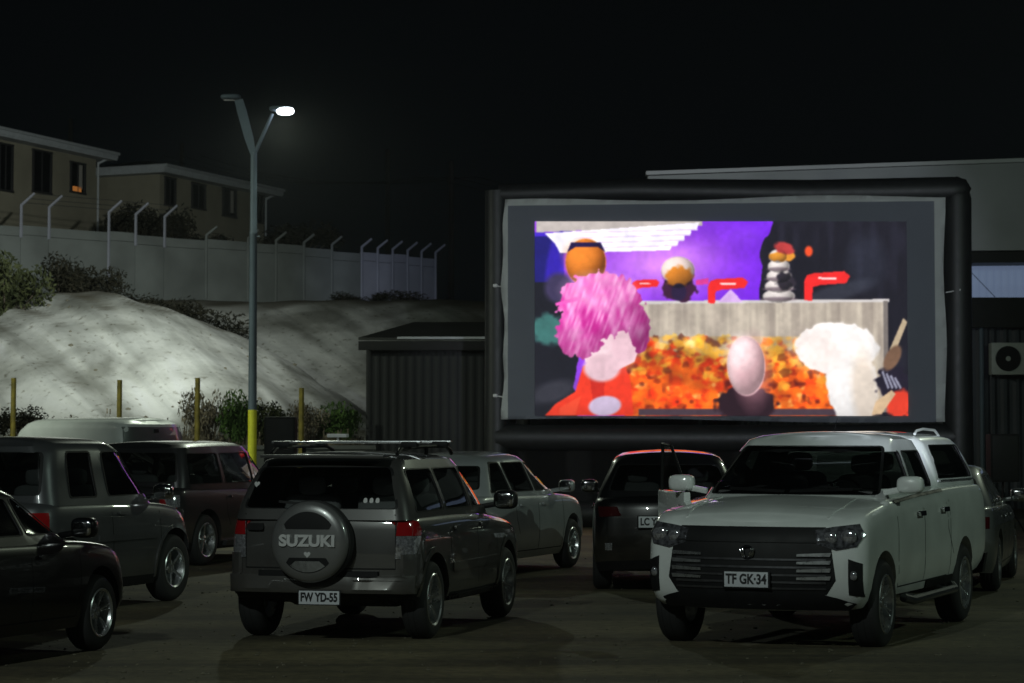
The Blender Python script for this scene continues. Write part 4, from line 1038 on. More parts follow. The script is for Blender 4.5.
bm = bmesh.new(); superbox(bm, lp(229, 95), (.2, .14, .05), .6); hd = mk('lamp_head', bm, steel, lampo, 60)
bm = bmesh.new(); superbox(bm, lp(228, 96)+Vector((0, 0, -.04)), (.13, .09, .012), .6); mk('lens', bm, M['lamp_lens'], hd, 60)
bm = bmesh.new(); tube(bm, [lp(253, 153), lp(271, 112)], [.04, .032], 8); mk('lamp_arm', bm, steel, lampo)
bm = bmesh.new(); superbox(bm, lp(280, 107), (.24, .15, .05), .6); hd = mk('lamp_head', bm, steel, lampo, 60)
bm = bmesh.new(); superbox(bm, lp(284, 108)+Vector((0, -.04, -.03)), (.17, .14, .075), .8)
mk('lens', bm, mat('lit_lens', (1, 1, 1), emit=(.86, .93, 1), es=20), hd, 60)
LP = Vector((lx, D, zg))+lp(284, 110)+Vector((0, 0, -.15))

# ------------------------------------------------------------------ loudspeakers
spk = mat('speaker_cloth', (.004, .004, .0045), .85, bump=.3, bs=300)
def speaker(px, d, yt, yb, wpx, label):
    root = empty('loudspeaker', (P(px, d), d, gz(d))); tag(root, label, 'loudspeaker', 'loudspeakers on stands beside the screen')
    w = wpx*d/F; z1 = Z(yt, d)-gz(d); z0 = Z(yb, d)-gz(d)
    bm = bmesh.new(); box(bm, (0, 0, (z0+z1)/2), (w, w*.85, z1-z0), .03); b = mk('cabinet', bm, spk, root)
    bm = bmesh.new(); box(bm, (0, -w*.43, (z0+z1)/2), (w*.88, .02, (z1-z0)*.92), .01); mk('front_grille', bm, M['plastic'], b)
    bm = bmesh.new(); tube(bm, [(0, 0, .05), (0, 0, z0)], .022, 8); mk('pole', bm, M['plastic'], root)
    for k in range(3):
        a = 2.1*k+.5; bm = bmesh.new(); tube(bm, [(0, 0, .75), (.55*math.cos(a), .55*math.sin(a), .02)], .015, 6); mk('leg', bm, M['plastic'], root)
speaker(281, 42, 417, 470, 31, 'black loudspeaker on a stand beside the yellow foot of the lamp post')
speaker(1002, 42, 434, 482, 29, 'black loudspeaker on a stand below the air conditioner')

# ------------------------------------------------------------------ shed
def corr(bm, x0, x1, y, z0, z1, pitch=.2, amp=.03, mi=0):
    n = int(abs(x1-x0)/pitch*4); V = []
    for i in range(n+1):
        x = x0+(x1-x0)*i/n; yy_ = y+(-amp if (i % 4) in (1, 2) else 0)
        V.append((bm.verts.new((x, yy_, z0)), bm.verts.new((x, yy_, z1))))
    for i in range(n): bm.faces.new((V[i][0], V[i+1][0], V[i+1][1], V[i][1]))
tin = mat('corrugated_dark', (.008, .0095, .0105), .6, .2, var=.25, vs=.8, bump=.1, bs=20)
tin_r = mat('roof_tin', (.035, .037, .034), .6, .3, var=.3, vs=1)
d = 52.0; x0 = P(366, d); x1 = P(530, d); g0 = gz(d)
shed = empty('shed', (x0, d, g0)); tag(shed, 'low dark corrugated shed with a pale eave, left of the screen', 'shed')
Wd = x1-x0; ze = Z(341, d)-g0
bm = bmesh.new(); corr(bm, 0, Wd, 0, 0, ze, .19, .009); mk('front_wall', bm, tin, shed, 20, False)
bm = bmesh.new(); box(bm, (.03, 3.5, ze/2), (.06, 7, ze)); box(bm, (Wd-.03, 3.5, ze/2), (.06, 7, ze)); box(bm, (Wd/2, 7, ze/2), (Wd, .06, ze)); mk('side_wall', bm, tin, shed)
bm = bmesh.new(); v = [bm.verts.new(p) for p in ((-.15, -.35, ze+.06), (Wd+.2, -.35, ze+.06), (Wd+.2, 7.3, ze+.85), (-.15+.9, 7.3, ze+.85), (-.15, -.35, ze+.0), (Wd+.2, -.35, ze+.0), (Wd+.2, 7.3, ze+.75), (-.15+.9, 7.3, ze+.75))]
for f in ((0, 1, 2, 3), (7, 6, 5, 4), (0, 4, 5, 1), (1, 5, 6, 2), (2, 6, 7, 3), (3, 7, 4, 0)): bm.faces.new([v[i] for i in f])
mk('roof', bm, tin_r, shed)
bm = bmesh.new(); box(bm, (Wd/2+.4, -.37, ze+.05), (Wd-.6, .04, .05), .008); mk('eave_trim', bm, fascia_m, shed)
bm = bmesh.new(); box(bm, (Wd/2, -.33, ze-.12), (Wd+.3, .05, .2), .008); mk('fascia', bm, M['plastic'], shed)

# ------------------------------------------------------------------ big building behind the screen
d = 58.0; g0 = gz(d); bx0 = P(646, d); bx1 = bx0+19
bld = empty('warehouse', (bx0, d, g0)); tag(bld, 'grey industrial building with a long pale fascia rising behind the screen', 'building')
zt_ = Z(180, d)-g0; zf = Z(257, d)-g0; zw = Z(299, d)-g0; ze = Z(328, d)-g0; Wd = bx1-bx0
pf_ = mat('fascia_panel', (.42, .43, .45), .7, .1, var=.12, vs=.7)
def slab(x0, x1, y0, y1, z0a, z0b, z1a, z1b):     # a box whose bottom and top edges slope along x
    bm = bmesh.new(); v = [bm.verts.new(p) for p in ((x0, y0, z0a), (x1, y0, z0b), (x1, y1, z0b), (x0, y1, z0a), (x0, y0, z1a), (x1, y0, z1b), (x1, y1, z1b), (x0, y1, z1a))]
    for f in ((0, 1, 2, 3), (7, 6, 5, 4), (0, 4, 5, 1), (1, 5, 6, 2), (2, 6, 7, 3), (3, 7, 4, 0)): bm.faces.new([v[i] for i in f])
    bmesh.ops.recalc_face_normals(bm, faces=bm.faces); return bm
rise = .66
mk('fascia', slab(0, Wd, -1.2, .3, zf, zf+.15, zt_-.02, zt_+rise), pf_, bld)
mk('roof_edge', slab(-.05, Wd, -1.26, -1.0, zt_+.0, zt_+rise, zt_+.09, zt_+rise+.09), mat('edge_flashing', (.5, .5, .52), .5, .2), bld)
mk('roof', slab(0, Wd, .3, 22, zt_-.6, zt_, zt_-.4, zt_+.3), tin_r, bld)
mk('soffit_beam', slab(0, Wd, -1.0, .25, zf-.28, zf-.13, zf-.01, zf+.14), M['plastic'], bld)
tl = bmesh.new(); corr(tl, 0, Wd, 0, zw, zf-.2, .18, .02)
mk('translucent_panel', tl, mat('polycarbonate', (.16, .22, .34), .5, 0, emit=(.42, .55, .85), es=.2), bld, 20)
bm = bmesh.new()
for k in range(4): tube(bm, [(3.4*k+8.6, .0-.03, zw+.05), (3.4*k+7.9, -.03, zf-.25)], .008, 4)
mk('brace_wire', bm, M['gap'], bld)
mk('lower_beam', slab(0, Wd, -.35, .12, ze, ze, zw+.02, zw+.02), M['plastic'], bld)
bm = bmesh.new(); corr(bm, 0, Wd, .0, 0, ze+.05, .3, .05); mk('front_wall', bm, mat('cladding_dark', (.055, .06, .075), .6, .2, var=.25, vs=.9), bld, 20)
bm = bmesh.new(); box(bm, (.05, 11, zt_/2-.3), (.1, 22, zt_-.6)); mk('side_wall', bm, tin, bld)
bm = bmesh.new(); tube(bm, [(P(981, d)-bx0, -.12, 0), (P(981, d)-bx0, -.12, ze)], .06, 8); mk('drainpipe', bm, steel, bld)
# air conditioner
d2 = 57.6; ax = P(1012, d2); az = Z(359, d2)
ac = empty('air_conditioner', (ax, d2, az)); tag(ac, 'pale outdoor air conditioning unit with a round fan grille on the dark wall', 'air conditioner')
pale = mat('ac_casing', (.5, .52, .49), .5, var=.08)
bm = bmesh.new(); box(bm, (0, 0, 0), (1.05, .36, .78), .025); mk('casing', bm, pale, ac)
bm = bmesh.new()
for r_ in (.30, .25, .2, .15, .1): tube(bm, [(-.12+r_*math.cos(a), -.2, r_*math.sin(a)) for a in [2*math.pi*k/28 for k in range(29)]], .007, 4, False)
for k in range(8): a = math.pi*k/4; tube(bm, [(-.12, -.2, 0), (-.12+.3*math.cos(a), -.2, .3*math.sin(a))], .006, 4)
gr = mk('fan_grille', bm, M['plastic'], ac)
bm = bmesh.new(); lathe(bm, [(.31, -.185), (.001, -.184)], 32, 'y', (-.12, 0, 0)); mk('fan_opening', bm, M['plastic'], ac)
bm = bmesh.new(); lathe(bm, [(.06, -.19), (.06, -.205), (.001, -.207)], 20, 'y', (-.12, 0, 0)); mk('fan_hub', bm, pale, ac)
bm = bmesh.new()
for s in (-.4, .4): box(bm, (s, .1, -.41), (.05, .6, .04)); 
mk('bracket', bm, M['plastic'], ac)
# ------------------------------------------------------------------ the screen
YL, YR = 46.5, 45.5
pl_ = Vector((P(503, YL), YL, 0)); pr_ = Vector((P(946, YR), YR, 0)); sd = (pr_-pl_).normalized(); SW = (pr_-pl_).length
g0 = gz(46)
scr = empty('cinema_screen', (pl_.x, pl_.y, g0), (0, 0, math.atan2(sd.y, sd.x))); tag(scr, 'open-air cinema screen on a black inflatable frame showing a purple, pink and orange picture', 'screen')
def sx_(px):     # local x on the screen plane for a picture column
    k = (px-512)/F; return (k*pl_.y-pl_.x)/(sd.x-k*sd.y)
def sz_(py, lx): return CH+(HZ-py)*(pl_.y+sd.y*lx)/F-g0
ztopL, ztopR, zbL, zbR = sz_(200, 0), sz_(195, SW), sz_(419.5, 0), sz_(421.5, SW)
vinyl = mat('black_vinyl', (.011, .012, .013), .5, var=.2, bump=.25, bs=3)
def zl(a, b, x): return a+(b-a)*x/SW
# sheet with a pale hem, folds along its left edge
bm = bmesh.new(); nx, nzv = 90, 44; V = []
for j in range(nzv+1):
    row = []
    for i in range(nx+1):
        x = SW*i/nx; v = j/nzv; z = zl(zbL, zbR, x)*(1-v)+zl(ztopL, ztopR, x)*v
        edge = max(0, 1-x/.35)+.5*max(0, 1-(SW-x)/.3)
        top = max(0, 1-(1-v)*12)
        y = .02*edge*(math.sin(z*9)+math.sin(z*23+2)*.6)+.015*top*math.sin(x*7)-.0
        xx = x+.02*edge*math.sin(z*5)*(1 if i == 0 else 0)+(.025*math.sin(z*2.2) if i in (0, nx) else 0)
        z += .035*math.sin(x*1.1+1)*(1 if j == nzv else 0)+.03*math.sin(x*.7)*(1 if j == 0 else 0)
        row.append(bm.verts.new((xx, y, z)))
    V.append(row)
for j in range(nzv):
    for i in range(nx):
        f = bm.faces.new((V[j][i], V[j][i+1], V[j+1][i+1], V[j+1][i])); f.material_index = 1 if (i < 1 or i >= nx-2 or j >= nzv-1) else 0
bmesh.ops.solidify(bm, geom=bm.faces, thickness=.004)
m_sheet = mat('screen_sheet', (.26, .28, .33), .8, var=.06, vs=.6, bump=.04, bs=3); m_hem = mat('sheet_hem', (.75, .78, .76), .8, var=.08, vs=2)
mk('screen_sheet', bm, [m_sheet, m_hem], scr, 60)
# inflatable frame
def ftube(name, pts, r):
    bm = bmesh.new(); tube(bm, pts, r, 18); mk(name, bm, vinyl, scr, 50)
xl, xr2 = sx_(495), sx_(960); zt1, zt2 = sz_(191, xl), sz_(187, xr2)
ftube('frame_leg', [(xl, .30, -.0), (xl, .30, zt1*.5), (xl, .30, zt1+.05)], [.26, .24, .235])
ftube('frame_leg', [(xr2-.02, .30, 0), (xr2-.02, .30, zt2*.5), (xr2-.0, .30, zt2-.2), (xr2-.04, .30, zt2+.1), (xr2-.1, .30, zt2+.2)], [.30, .285, .28, .24, .12])
ftube('frame_top', [(xl+.05, .28, zt1-.02), (SW*.3, .28, zt1+.02), (SW*.7, .28, zt2-.03), (xr2-.1, .28, zt2-.02), (xr2+.1, .28, zt2-.04), (xr2+.22, .28, zt2-.1)], [.2, .235, .26, .27, .25, .13])
zb_ = sz_(437, 4)
ftube('frame_bottom', [(xl, .28, zb_), (SW*.5, .28, zb_-.02), (xr2, .28, zb_)], .26)
ftube('frame_base', [(xl, .28, .26), (SW*.5, .28, .26), (xr2, .28, .26)], .26)
bm = bmesh.new(); V = []
for i in range(61):
    x = .05+(SW-.1)*i/60; y = .28+.03*math.sin(x*3.1)+.015*math.sin(x*8.3); V.append((bm.verts.new((x, y, .1)), bm.verts.new((x, y-.0, zb_))))
for i in range(60): bm.faces.new((V[i][0], V[i+1][0], V[i+1][1], V[i][1]))
bmesh.ops.solidify(bm, geom=bm.faces, thickness=.01)
mk('skirt', bm, mat('skirt_cloth', (.012, .012, .013), .9), scr, 60)
for x in (xl, xr2):
    bm = bmesh.new(); tube(bm, [(x, .5, zt1*.75), (x, 3.2, .2)], .18, 12); mk('rear_strut', bm, vinyl, scr, 50)
for (x, z) in ((xl, zt1*.72), (xl, 2.6), (xr2, zt2*.7)):
    bm = bmesh.new(); superbox(bm, (x, .06, z), (.05, .04, .035), .6); tube(bm, [(x, .06, z), (x+(.28 if x < 1 else -.25), .01, z-.05)], .012, 5); mk('strap', bm, M['sticker'], scr)

# ---- the projected picture, painted point by point (picture coordinates = columns/rows of the projected area)
X0, X1, Y0, Y1 = 535., 908., 221., 416.
NX, NY = 560, 293
gx, gy = np.meshgrid(np.linspace(X0, X1, NX), np.linspace(Y0, Y1, NY))
rs = np.random.RandomState(3)
def vnoise(sx, sy, seed=0, ang=0.0):
    r_ = np.random.RandomState(seed); c, s = math.cos(ang), math.sin(ang)
    u = (gx*c+gy*s)/sx+500; v = (-gx*s+gy*c)/sy+500
    g = r_.rand(256, 256); iu, iv = np.floor(u).astype(int), np.floor(v).astype(int); fu, fv = u-iu, v-iv
    fu = fu*fu*(3-2*fu); fv = fv*fv*(3-2*fv)
    q = lambda a, b: g[a % 256, b % 256]
    return (q(iu, iv)*(1-fu)+q(iu+1, iv)*fu)*(1-fv)+(q(iu, iv+1)*(1-fu)+q(iu+1, iv+1)*fu)*fv
img = np.zeros((NY, NX, 3))
def setc(mask, c):
    if mask.dtype == bool: mask = mask.astype(float)
    img[:] = img*(1-mask[..., None])+np.asarray(c, float)*mask[..., None]
def pmask(poly):
    m = np.zeros(gx.shape, bool); n = len(poly); j = n-1
    for i in range(n):
        xi, yi = poly[i]; xj, yj = poly[j]
        if yi != yj: m ^= ((yi > gy) != (yj > gy)) & (gx < (xj-xi)*(gy-yi)/(yj-yi)+xi)
        j = i
    return m
def ell(cx, cy, a, b, rot=0, soft=.0, wob=0, seed=1):
    c, s = math.cos(rot), math.sin(rot); u = ((gx-cx)*c+(gy-cy)*s)/a; v = (-(gx-cx)*s+(gy-cy)*c)/b
    r_ = np.sqrt(u*u+v*v)
    if wob: r_ = r_+wob*(vnoise(4, 4, seed)-.5)
    return r_ < 1 if not soft else np.clip((1+soft-r_)/soft, 0, 1)
def C(*c): return np.array(c)/255.
# backdrop: violet stage light, dark at both sides
t = np.clip((gx-535)/225, 0, 1)[..., None]
img[:] = C(150, 70, 225)*(1-t)+C(120, 40, 225)*t
g_ = np.exp(-(((gx-665)/55)**2+((gy-262)/28)**2))[..., None]; img[:] = img*(1-g_*.85)+C(232, 150, 250)*g_*.85
img[:] += ((vnoise(30, 18, 5)-.5)*.08)[..., None]
setc((gx < 562+6*vnoise(8, 8, 3)) & (gy > 232), C(70, 40, 200)); setc((gx < 552+10*vnoise(9, 12, 4)) & (gy > 236), C(28, 24, 110))
setc(ell(556, 258, 6, 26, .2, .6), C(50, 30, 170)); setc(ell(566, 240, 3, 12, .3, .6), C(70, 60, 150))
# ceiling light
setc(pmask([(537, 221), (705, 221), (705, 225), (537, 232)]), C(190, 180, 175))
lightp = [(545, 233), (702, 222), (699, 229), (694, 229), (693, 234), (687, 235), (687, 240), (681, 240), (680, 245), (674, 246), (672, 250), (561, 253), (556, 244)]
setc(pmask(lightp), C(250, 246, 255))
for k in range(4): setc(pmask([(575, 232+k*5.2), (700-k*7, 228.5+k*5.4), (700-k*7, 229.7+k*5.4), (575, 233+k*5.2)]), C(226, 205, 246))
# black curtain at the right
cur = gx > 757+9*vnoise(9, 14, 8)+np.clip((262-gy)*.35, 0, 30)*(gy < 262)
setc(cur, C(24, 22, 32)); m = cur*np.clip(vnoise(7, 30, 9)-.45, 0, 1)*.5; setc(m, C(60, 60, 80))
setc(ell(868, 262, 14, 20, 0, .8)*.35, C(60, 66, 84)); setc(ell(838, 293, 26, 6, -.3, .8)*.4, C(80, 86, 100))
# dim shapes at the left
setc((gx < 570+14*vnoise(9, 9, 14)) & (gy > 282), C(22, 22, 32)); setc(ell(560, 288, 12, 12, 0, .5), C(60, 52, 86)); setc(ell(549, 330, 14, 12, .3, .5, .4), C(60, 112, 108)); setc(ell(553, 392, 16, 7, -.3, .9)*.5, C(80, 80, 90))
# pale stone counter
cnt = pmask([(640, 303), (889, 301), (889, 412), (640, 412)])
st = vnoise(5, 26, 20)*.6+vnoise(2.2, 60, 21)*.4
cc = C(150, 138, 128)*(1-st[..., None])+C(208, 196, 178)*st[..., None]; img[:] = np.where(cnt[..., None], cc, img)
setc(pmask([(640, 301), (890, 299), (890, 302), (640, 304)]), C(206, 200, 198)); setc(pmask([(884, 301), (889, 301), (889, 412), (884, 412)]), C(120, 112, 108))
# red brackets on the counter
def bracket(x, y, s):
    setc(pmask([(x, y+26*s), (x, y+8*s), (x+3*s, y+1), (x+10*s, y-1), (x+40*s, y-3*s), (x+46*s, y+2*s), (x+42*s, y+9*s), (x+16*s, y+11*s), (x+9*s, y+13*s), (x+8*s, y+27*s)]), C(236, 40, 40))
    setc(pmask([(x+14*s, y+3*s), (x+32*s, y+3.5*s), (x+32*s, y+5.5*s), (x+14*s, y+5*s)]), C(255, 222, 222))
bracket(633, 281, .62); bracket(710, 280, .88); bracket(806, 274, 1.0)
setc(pmask([(720, 302), (733, 289), (745, 302)]), C(214, 176, 232)); setc(pmask([(698, 280), (711, 278), (711, 284), (698, 285)]), C(222, 60, 150))
# plain stand-ins on the counter: a round orange ball, a brown-white bundle, a pale striped stack
setc(ell(587, 262, 20, 23, 0, .06), C(226, 118, 30)); setc(ell(582, 256, 12, 12, 0, .9)*.35, C(250, 160, 70)); setc(pmask([(568, 252), (572, 242), (602, 242), (607, 252), (600, 247), (576, 247)]), C(30, 16, 70))
setc(ell(681, 288, 17, 13, 0, .1, .3, 31), C(60, 24, 54)); setc(ell(680, 270, 16, 13, 0, .1), C(236, 214, 206)); setc(ell(681, 276, 11, 8, 0, .4, .5, 32), C(216, 130, 40)); setc(ell(681, 292, 7, 8, 0, .2), C(40, 26, 60))
for k in range(5): setc(ell(781+.5*math.sin(k), 296-k*10, 15-k*1.6, 6.6, 0, .12), C(226, 216, 212)); setc(ell(781, 299-k*10, 14-k*1.6, 1.6, 0, .5)*.8, C(140, 120, 130))
setc(ell(784, 256, 11, 5, 0, .2, .4, 33), C(228, 150, 50)); setc(ell(787, 248, 9, 5, .3, .3, .3, 34), C(186, 60, 60)); setc(ell(788, 281, 9, 7, .4, .3, .6, 35), C(46, 40, 50)); setc(ell(811, 251, 3, 4, 0, .6), C(240, 80, 40))
def shade(cx, cy, a, b, k=.35, rot=0, mk_=None):      # rounded object lit from above left
    c_, s_2 = math.cos(rot), math.sin(rot); u = ((gx-cx)*c_+(gy-cy)*s_2)/a; v = (-(gx-cx)*s_2+(gy-cy)*c_)/b
    r2 = np.clip(1-u*u-v*v, 0, 1); nzv_ = np.sqrt(r2); l = np.clip(nzv_*.7-u*.35-v*.45, 0, 1.2); m = (u*u+v*v < 1) if mk_ is None else (mk_ > .5)
    img[:] = np.where(m[..., None], img*(1-k+k*1.35*l[..., None]), img)
shade(587, 262, 20, 23, .5); shade(680, 272, 17, 16, .4)
for k in range(5): shade(781+.5*math.sin(k), 296-k*10, 15-k*1.6, 6.6, .4)
# heap of autumn leaves in front of the counter
lf = (gx > 626) & (gx < 850) & (gy > 338+9*vnoise(9, 30, 40)+.0*gx)
setc(lf & (gy > 352+8*vnoise(7, 20, 41)), C(214, 70, 20))
for k in range(1500):
    x = rs.uniform(628, 850); y = 336+80*rs.rand()**.85; s = rs.uniform(3, 8)
    if y < 352 and rs.rand() < .35: continue
    a = rs.rand()*6.28; hot = rs.rand()
    ye = np.clip(1.25-(y-336)/34.+(.3 if 700 < x < 735 or x > 770 else 0), 0, 1)
    c = C(242, 190, 70) if hot < ye*.6 else (C(236, 108, 26) if hot < .55+.2*(x > 760) else (C(216, 52, 16) if hot < .84 else (C(96, 26, 14) if hot < .95 else C(255, 228, 150))))
    n = 5; pl = [(x+s*math.cos(a+2*math.pi*j/n)*rs.uniform(.5, 1.15), y+s*.85*math.sin(a+2*math.pi*j/n)*rs.uniform(.5, 1.15)) for j in range(n)]
    x_0, x_1 = int((x-8-X0)/(X1-X0)*NX), int((x+8-X0)/(X1-X0)*NX)
    y_0, y_1 = int((y-8-Y0)/(Y1-Y0)*NY), int((y+8-Y0)/(Y1-Y0)*NY); x_0 = max(0, x_0); y_0 = max(0, y_0)
    sgx, sgy = gx[y_0:y_1, x_0:x_1], gy[y_0:y_1, x_0:x_1]; m = np.zeros(sgx.shape, bool); j = n-1
    for i in range(n):
        xi, yi = pl[i]; xj, yj = pl[j]
        if yi != yj: m ^= ((yi > sgy) != (yj > sgy)) & (sgx < (xj-xi)*(sgy-yi)/(yj-yi)+xi)
        j = i
    sub = img[y_0:y_1, x_0:x_1]; sub[m] = sub[m]*.4+c*.6*rs.uniform(.85, 1.05)
lm = (gx > 628) & (gx < 850) & (gy > 336)
big = vnoise(26, 20, 80)*.6+vnoise(10, 9, 81)*.4
img[:] = np.where(lm[..., None], img*(.62+.72*big[..., None])*np.array([1.08, 1.0, .85]), img)
dk = lm*np.clip((vnoise(7, 6, 82)-.72)*5, 0, 1)*np.clip((gy-352)/15, 0, 1); setc(dk*.8, C(90, 20, 14))
for _ in range(2):
    p_ = np.pad(img, ((1, 1), (1, 1), (0, 0)), 'edge'); im2 = (p_[:-2, 1:-1]+p_[2:, 1:-1]+p_[1:-1, :-2]+p_[1:-1, 2:]+img)/5; img[:] = np.where(lm[..., None], im2, img)
setc(pmask([(640, 409), (850, 409), (850, 416), (640, 416)]), C(70, 54, 64))
# props: pale oval cushion, white rolled cushion, dark cloth
setc(ell(748, 404, 28, 17, 0, .15, .3, 50), C(40, 20, 30)); setc(ell(748, 366, 18.5, 29, -.04, .07), C(242, 205, 208)); setc(ell(755, 372, 12, 24, 0, .9)*.4, C(206, 150, 160)); setc(ell(742, 352, 10, 12, 0, .9)*.5, C(255, 236, 236))
setc(ell(838, 348, 40, 25, .0, .06, .12, 51), C(248, 243, 240)); setc(ell(853, 385, 24, 42, -.12, .07, .12, 52), C(250, 246, 244))
setc(ell(818, 352, 20, 14, .2, .9)*.3, C(226, 200, 190)); setc(ell(866, 392, 9, 28, -.1, .9)*.35, C(226, 190, 150))
shade(748, 366, 18.5, 29, .35); wm = (ell(838, 348, 40, 25, .0, .06, .12, 51) > .5) | (ell(853, 385, 24, 42, -.12, .07, .12, 52) > .5); shade(842, 366, 60, 66, .16, 0, wm.astype(float))
setc(ell(893, 384, 16, 15, .5, .2, .5, 53), C(30, 24, 40)); setc(pmask([(904, 318), (908, 322), (896, 352), (890, 350)]), C(190, 170, 140)); setc(ell(893, 358, 6, 12, .5, .3), C(120, 90, 70)); setc(ell(900, 404, 12, 12, 0, .3, .4, 54), C(226, 62, 40)); setc(pmask([(876, 402), (892, 390), (896, 394), (882, 414), (872, 415)]), C(206, 176, 140))
for k in range(4): setc(pmask([(882+4*k, 372+2*k), (884+4*k, 371+2*k), (890+4*k, 388), (888+4*k, 389)]), C(150, 150, 170))
# orange-red cloth with a pale vase and a big pink tuft of yarn
setc(pmask([(545, 416), (556, 404), (576, 392), (584, 366), (598, 364), (612, 376), (626, 366), (632, 380), (635, 416)]), C(236, 58, 34))
setc(pmask([(590, 372), (606, 382), (604, 416), (596, 416)])*.5, C(170, 24, 24)); setc(pmask([(560, 408), (582, 396), (576, 416), (560, 416)])*.5, C(255, 96, 60)); setc(ell(606, 406, 15, 9, -.1, .2), C(205, 186, 214))
setc(pmask([(580, 318), (636, 308), (642, 344), (636, 362), (616, 372), (586, 362)]), C(240, 212, 218)); setc(ell(628, 340, 12, 20, .2, .9)*.35, C(206, 150, 170)); setc(ell(603, 368, 16, 12, 0, .3), C(226, 190, 200))
pk = ell(603, 308, 45, 37, .0, .05, .5, 60) | ell(578, 334, 22, 24, .2, .0, .5, 61) | ell(640, 332, 13, 22, 0, .0, .5, 62) | ell(572, 316, 18, 22, 0, 0, .6, 63) if False else ((ell(602, 305, 43, 33, 0, 0, .22, 60)) | ell(582, 332, 25, 26, .2, 0, .3, 61) | ell(641, 330, 11, 22, 0, 0, .3, 62))
sn = vnoise(2.0, 13, 64, .35)*.6+vnoise(4.5, 20, 65, -.3)*.4
sn = np.clip((sn-.5)*1.5+.5, 0, 1); pc = C(205, 40, 150)*(1-sn[..., None])+C(255, 165, 225)*sn[..., None]; img[:] = np.where(pk[..., None], pc, img); shade(600, 312, 64, 66, .38, 0, pk.astype(float))
setc(pmask([(556, 303), (580, 296), (582, 300), (557, 306)]), C(240, 90, 190)); setc(pk*np.clip((gy-330)/40, 0, 1)*.3, C(190, 20, 120))
setc(ell(600, 290, 24, 12, 0, .9)*.35, C(255, 205, 240))
img *= (1+.10*(vnoise(14, 14, 70)-.5)+.08*(vnoise(4, 4, 71)-.5))[..., None]
img += ((rs.rand(NY, NX, 1)-.5)*.03)
img *= (1-.12*np.clip((gy-395)/20, 0, 1)*(gx < 640))[..., None]
img = np.clip(img, 0, 1)
for _ in range(2):     # the projector is slightly soft
    p_ = np.pad(img, ((1, 1), (1, 1), (0, 0)), 'edge'); img = (p_[:-2, 1:-1]+p_[2:, 1:-1]+p_[1:-1, :-2]+p_[1:-1, 2:]+2*p_[1:-1, 1:-1])/6
lin = np.where(img <= .04045, img/12.92, ((img+.055)/1.055)**2.4)
u = (gx-X0)/(X1-X0); xa, xb = sx_(X0), sx_(X1); lxs = xa+(xb-xa)*u
yys = pl_.y+sd.y*lxs; zs = CH+(HZ-(gy+ (gx-X0)/(X1-X0)*0.0))*yys/F-g0
co = np.stack([lxs, np.full(lxs.shape, -.035), zs], -1).reshape(-1, 3)
idx = np.arange(NX*NY).reshape(NY, NX); fc = np.stack([idx[1:, :-1], idx[1:, 1:], idx[:-1, 1:], idx[:-1, :-1]], -1).reshape(-1, 4)
me = bpy.data.meshes.new('picture'); me.from_pydata(co.tolist(), [], fc.tolist())
at = me.color_attributes.new('Col', 'FLOAT_COLOR', 'POINT')
at.data.foreach_set('color', np.concatenate([lin.reshape(-1, 3), np.ones((NX*NY, 1))], 1).astype(np.float32).ravel())
m, nt, b = new_mat('projected_picture'); vc = nt.nodes.new('ShaderNodeVertexColor'); vc.layer_name = 'Col'
nt.links.new(vc.outputs[0], b.inputs['Emission Color']); b.inputs['Emission Strength'].default_value = 1.15
b.inputs['Base Color'].default_value = (.05, .05, .055, 1); b.inputs['Roughness'].default_value = .9; b.inputs['Specular IOR Level'].default_value = 0
me.materials.append(m); pic = bpy.data.objects.new('projected_picture', me); link(pic); pic.parent = scr

# ------------------------------------------------------------------ world, lamps, camera
w = bpy.data.worlds.new('World'); sc.world = w; w.use_nodes = True; nt = w.node_tree
bg = nt.nodes['Background']; bg.inputs[0].default_value = (.55, .8, 1.0, 1); bg.inputs[1].default_value = .0020
def lamp(name, kind, loc, target, power, colr, size=.3, spot=None, blend=.5):
    l = bpy.data.lights.new(name, kind); l.energy = power; l.color = colr
    if kind in ('SPOT', 'POINT'): l.shadow_soft_size = size
    if kind == 'SPOT': l.spot_size = R(spot); l.spot_blend = blend
    o = bpy.data.objects.new(name, l); link(o); o.location = loc
    o.rotation_euler = (Vector(target)-Vector(loc)).to_track_quat('-Z', 'Y').to_euler(); return o
lamp('street_lamp_light', 'SPOT', LP, (P(100, 62), 62.0, 5.4), 10500, (.93, 1.0, .92), .14, 55, 1.0)
lamp('street_lamp_light', 'SPOT', LP, (-3.2, 37, 0), 1150, (.88, 1.0, .8), .14, 112, .8)
lamp('offscreen_light', 'SPOT', (-15, 38, 8.5), (-7.0, 50, 1.8), 2800, (.9, 1.0, .8), .18, 74, .8)  # unseen spot added to brighten the van, weeds and yellow lamp foot
lamp('offscreen_light', 'SPOT', (15, 46, 12), (-3, 17, 0), 1100, (.85, 1.0, .75), .25, 60, .9)
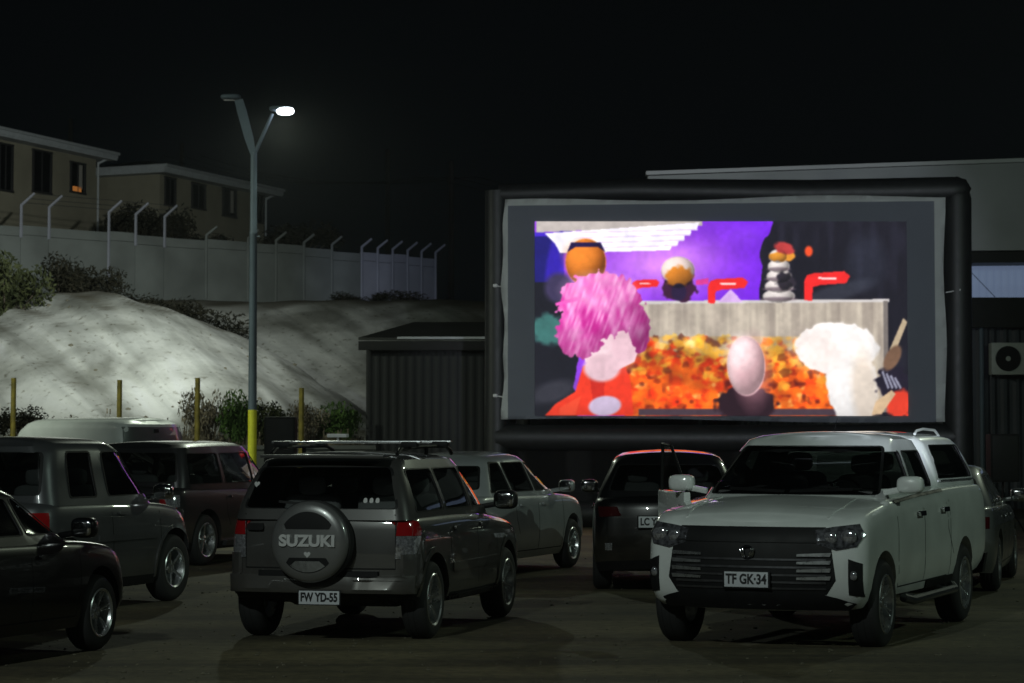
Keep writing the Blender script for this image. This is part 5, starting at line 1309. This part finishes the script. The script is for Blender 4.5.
# unseen lamp behind the camera, then one added to brighten the warehouse fascia
lamp('offscreen_light', 'SPOT', (-7, 2, 11.5), (1, 22, 0), 3900, (.86, 1.0, .93), .18, 140, .6)
lamp('offscreen_light', 'SPOT', (18, 14, 11.0), (10, 48, 4), 2000, (.75, 1.0, .82), .18, 140, .6)
# bluish spot aimed at the right end of the boundary wall
lamp('wall_end_light', 'SPOT', (P(395, 70), 68, 9.5), (P(405, 80), 80, 7.4), 420, (.62, .68, 1.0), .2, 46, .8)
lamp('projector_light', 'SPOT', (3.6, 9, 3.0), (P(724, 46), 46, 4.6), 8200, (.82, .88, 1.0), .06, 19, .5)
cam = bpy.data.cameras.new('camera'); co_ = bpy.data.objects.new('camera', cam); link(co_); sc.camera = co_
# thin haze volume, added to give the street lamp a halo
bm = bmesh.new(); box(bm, (0, 40, 9.5), (190, 196, 21.6)); hz = mk('haze', bm, m_h := bpy.data.materials.new('halo_haze'), None, 30, False)
m_h.use_nodes = True; nt = m_h.node_tree; nt.nodes.clear(); o_ = nt.nodes.new('ShaderNodeOutputMaterial'); v_ = nt.nodes.new('ShaderNodeVolumePrincipled')
v_.inputs['Density'].default_value = .0003; v_.inputs['Anisotropy'].default_value = .55; v_.inputs['Color'].default_value = (.85, .9, .9, 1); nt.links.new(v_.outputs[0], o_.inputs['Volume'])
tag(hz, 'thin haze added to give the street lamp a soft halo', 'haze', kind='stuff')
co_.location = (0, 0, CH); co_.rotation_euler = (R(90)+math.atan((HZ-341.5)/F), 0, 0)
cam.sensor_width = 36; cam.lens = F/1024*36; cam.clip_end = 2000; cam.clip_start = .1
cam.dof.use_dof = True; cam.dof.focus_distance = 24; cam.dof.aperture_fstop = 4.0
vs_ = sc.view_settings; vs_.view_transform = 'Standard'; vs_.look = 'None'; vs_.gamma = 1; vs_.exposure = 0
sc.render.engine = 'CYCLES'; sc.cycles.use_denoising = True; sc.cycles.max_bounces = 6; sc.cycles.transparent_max_bounces = 16
sc.cycles.sample_clamp_indirect = 3.0
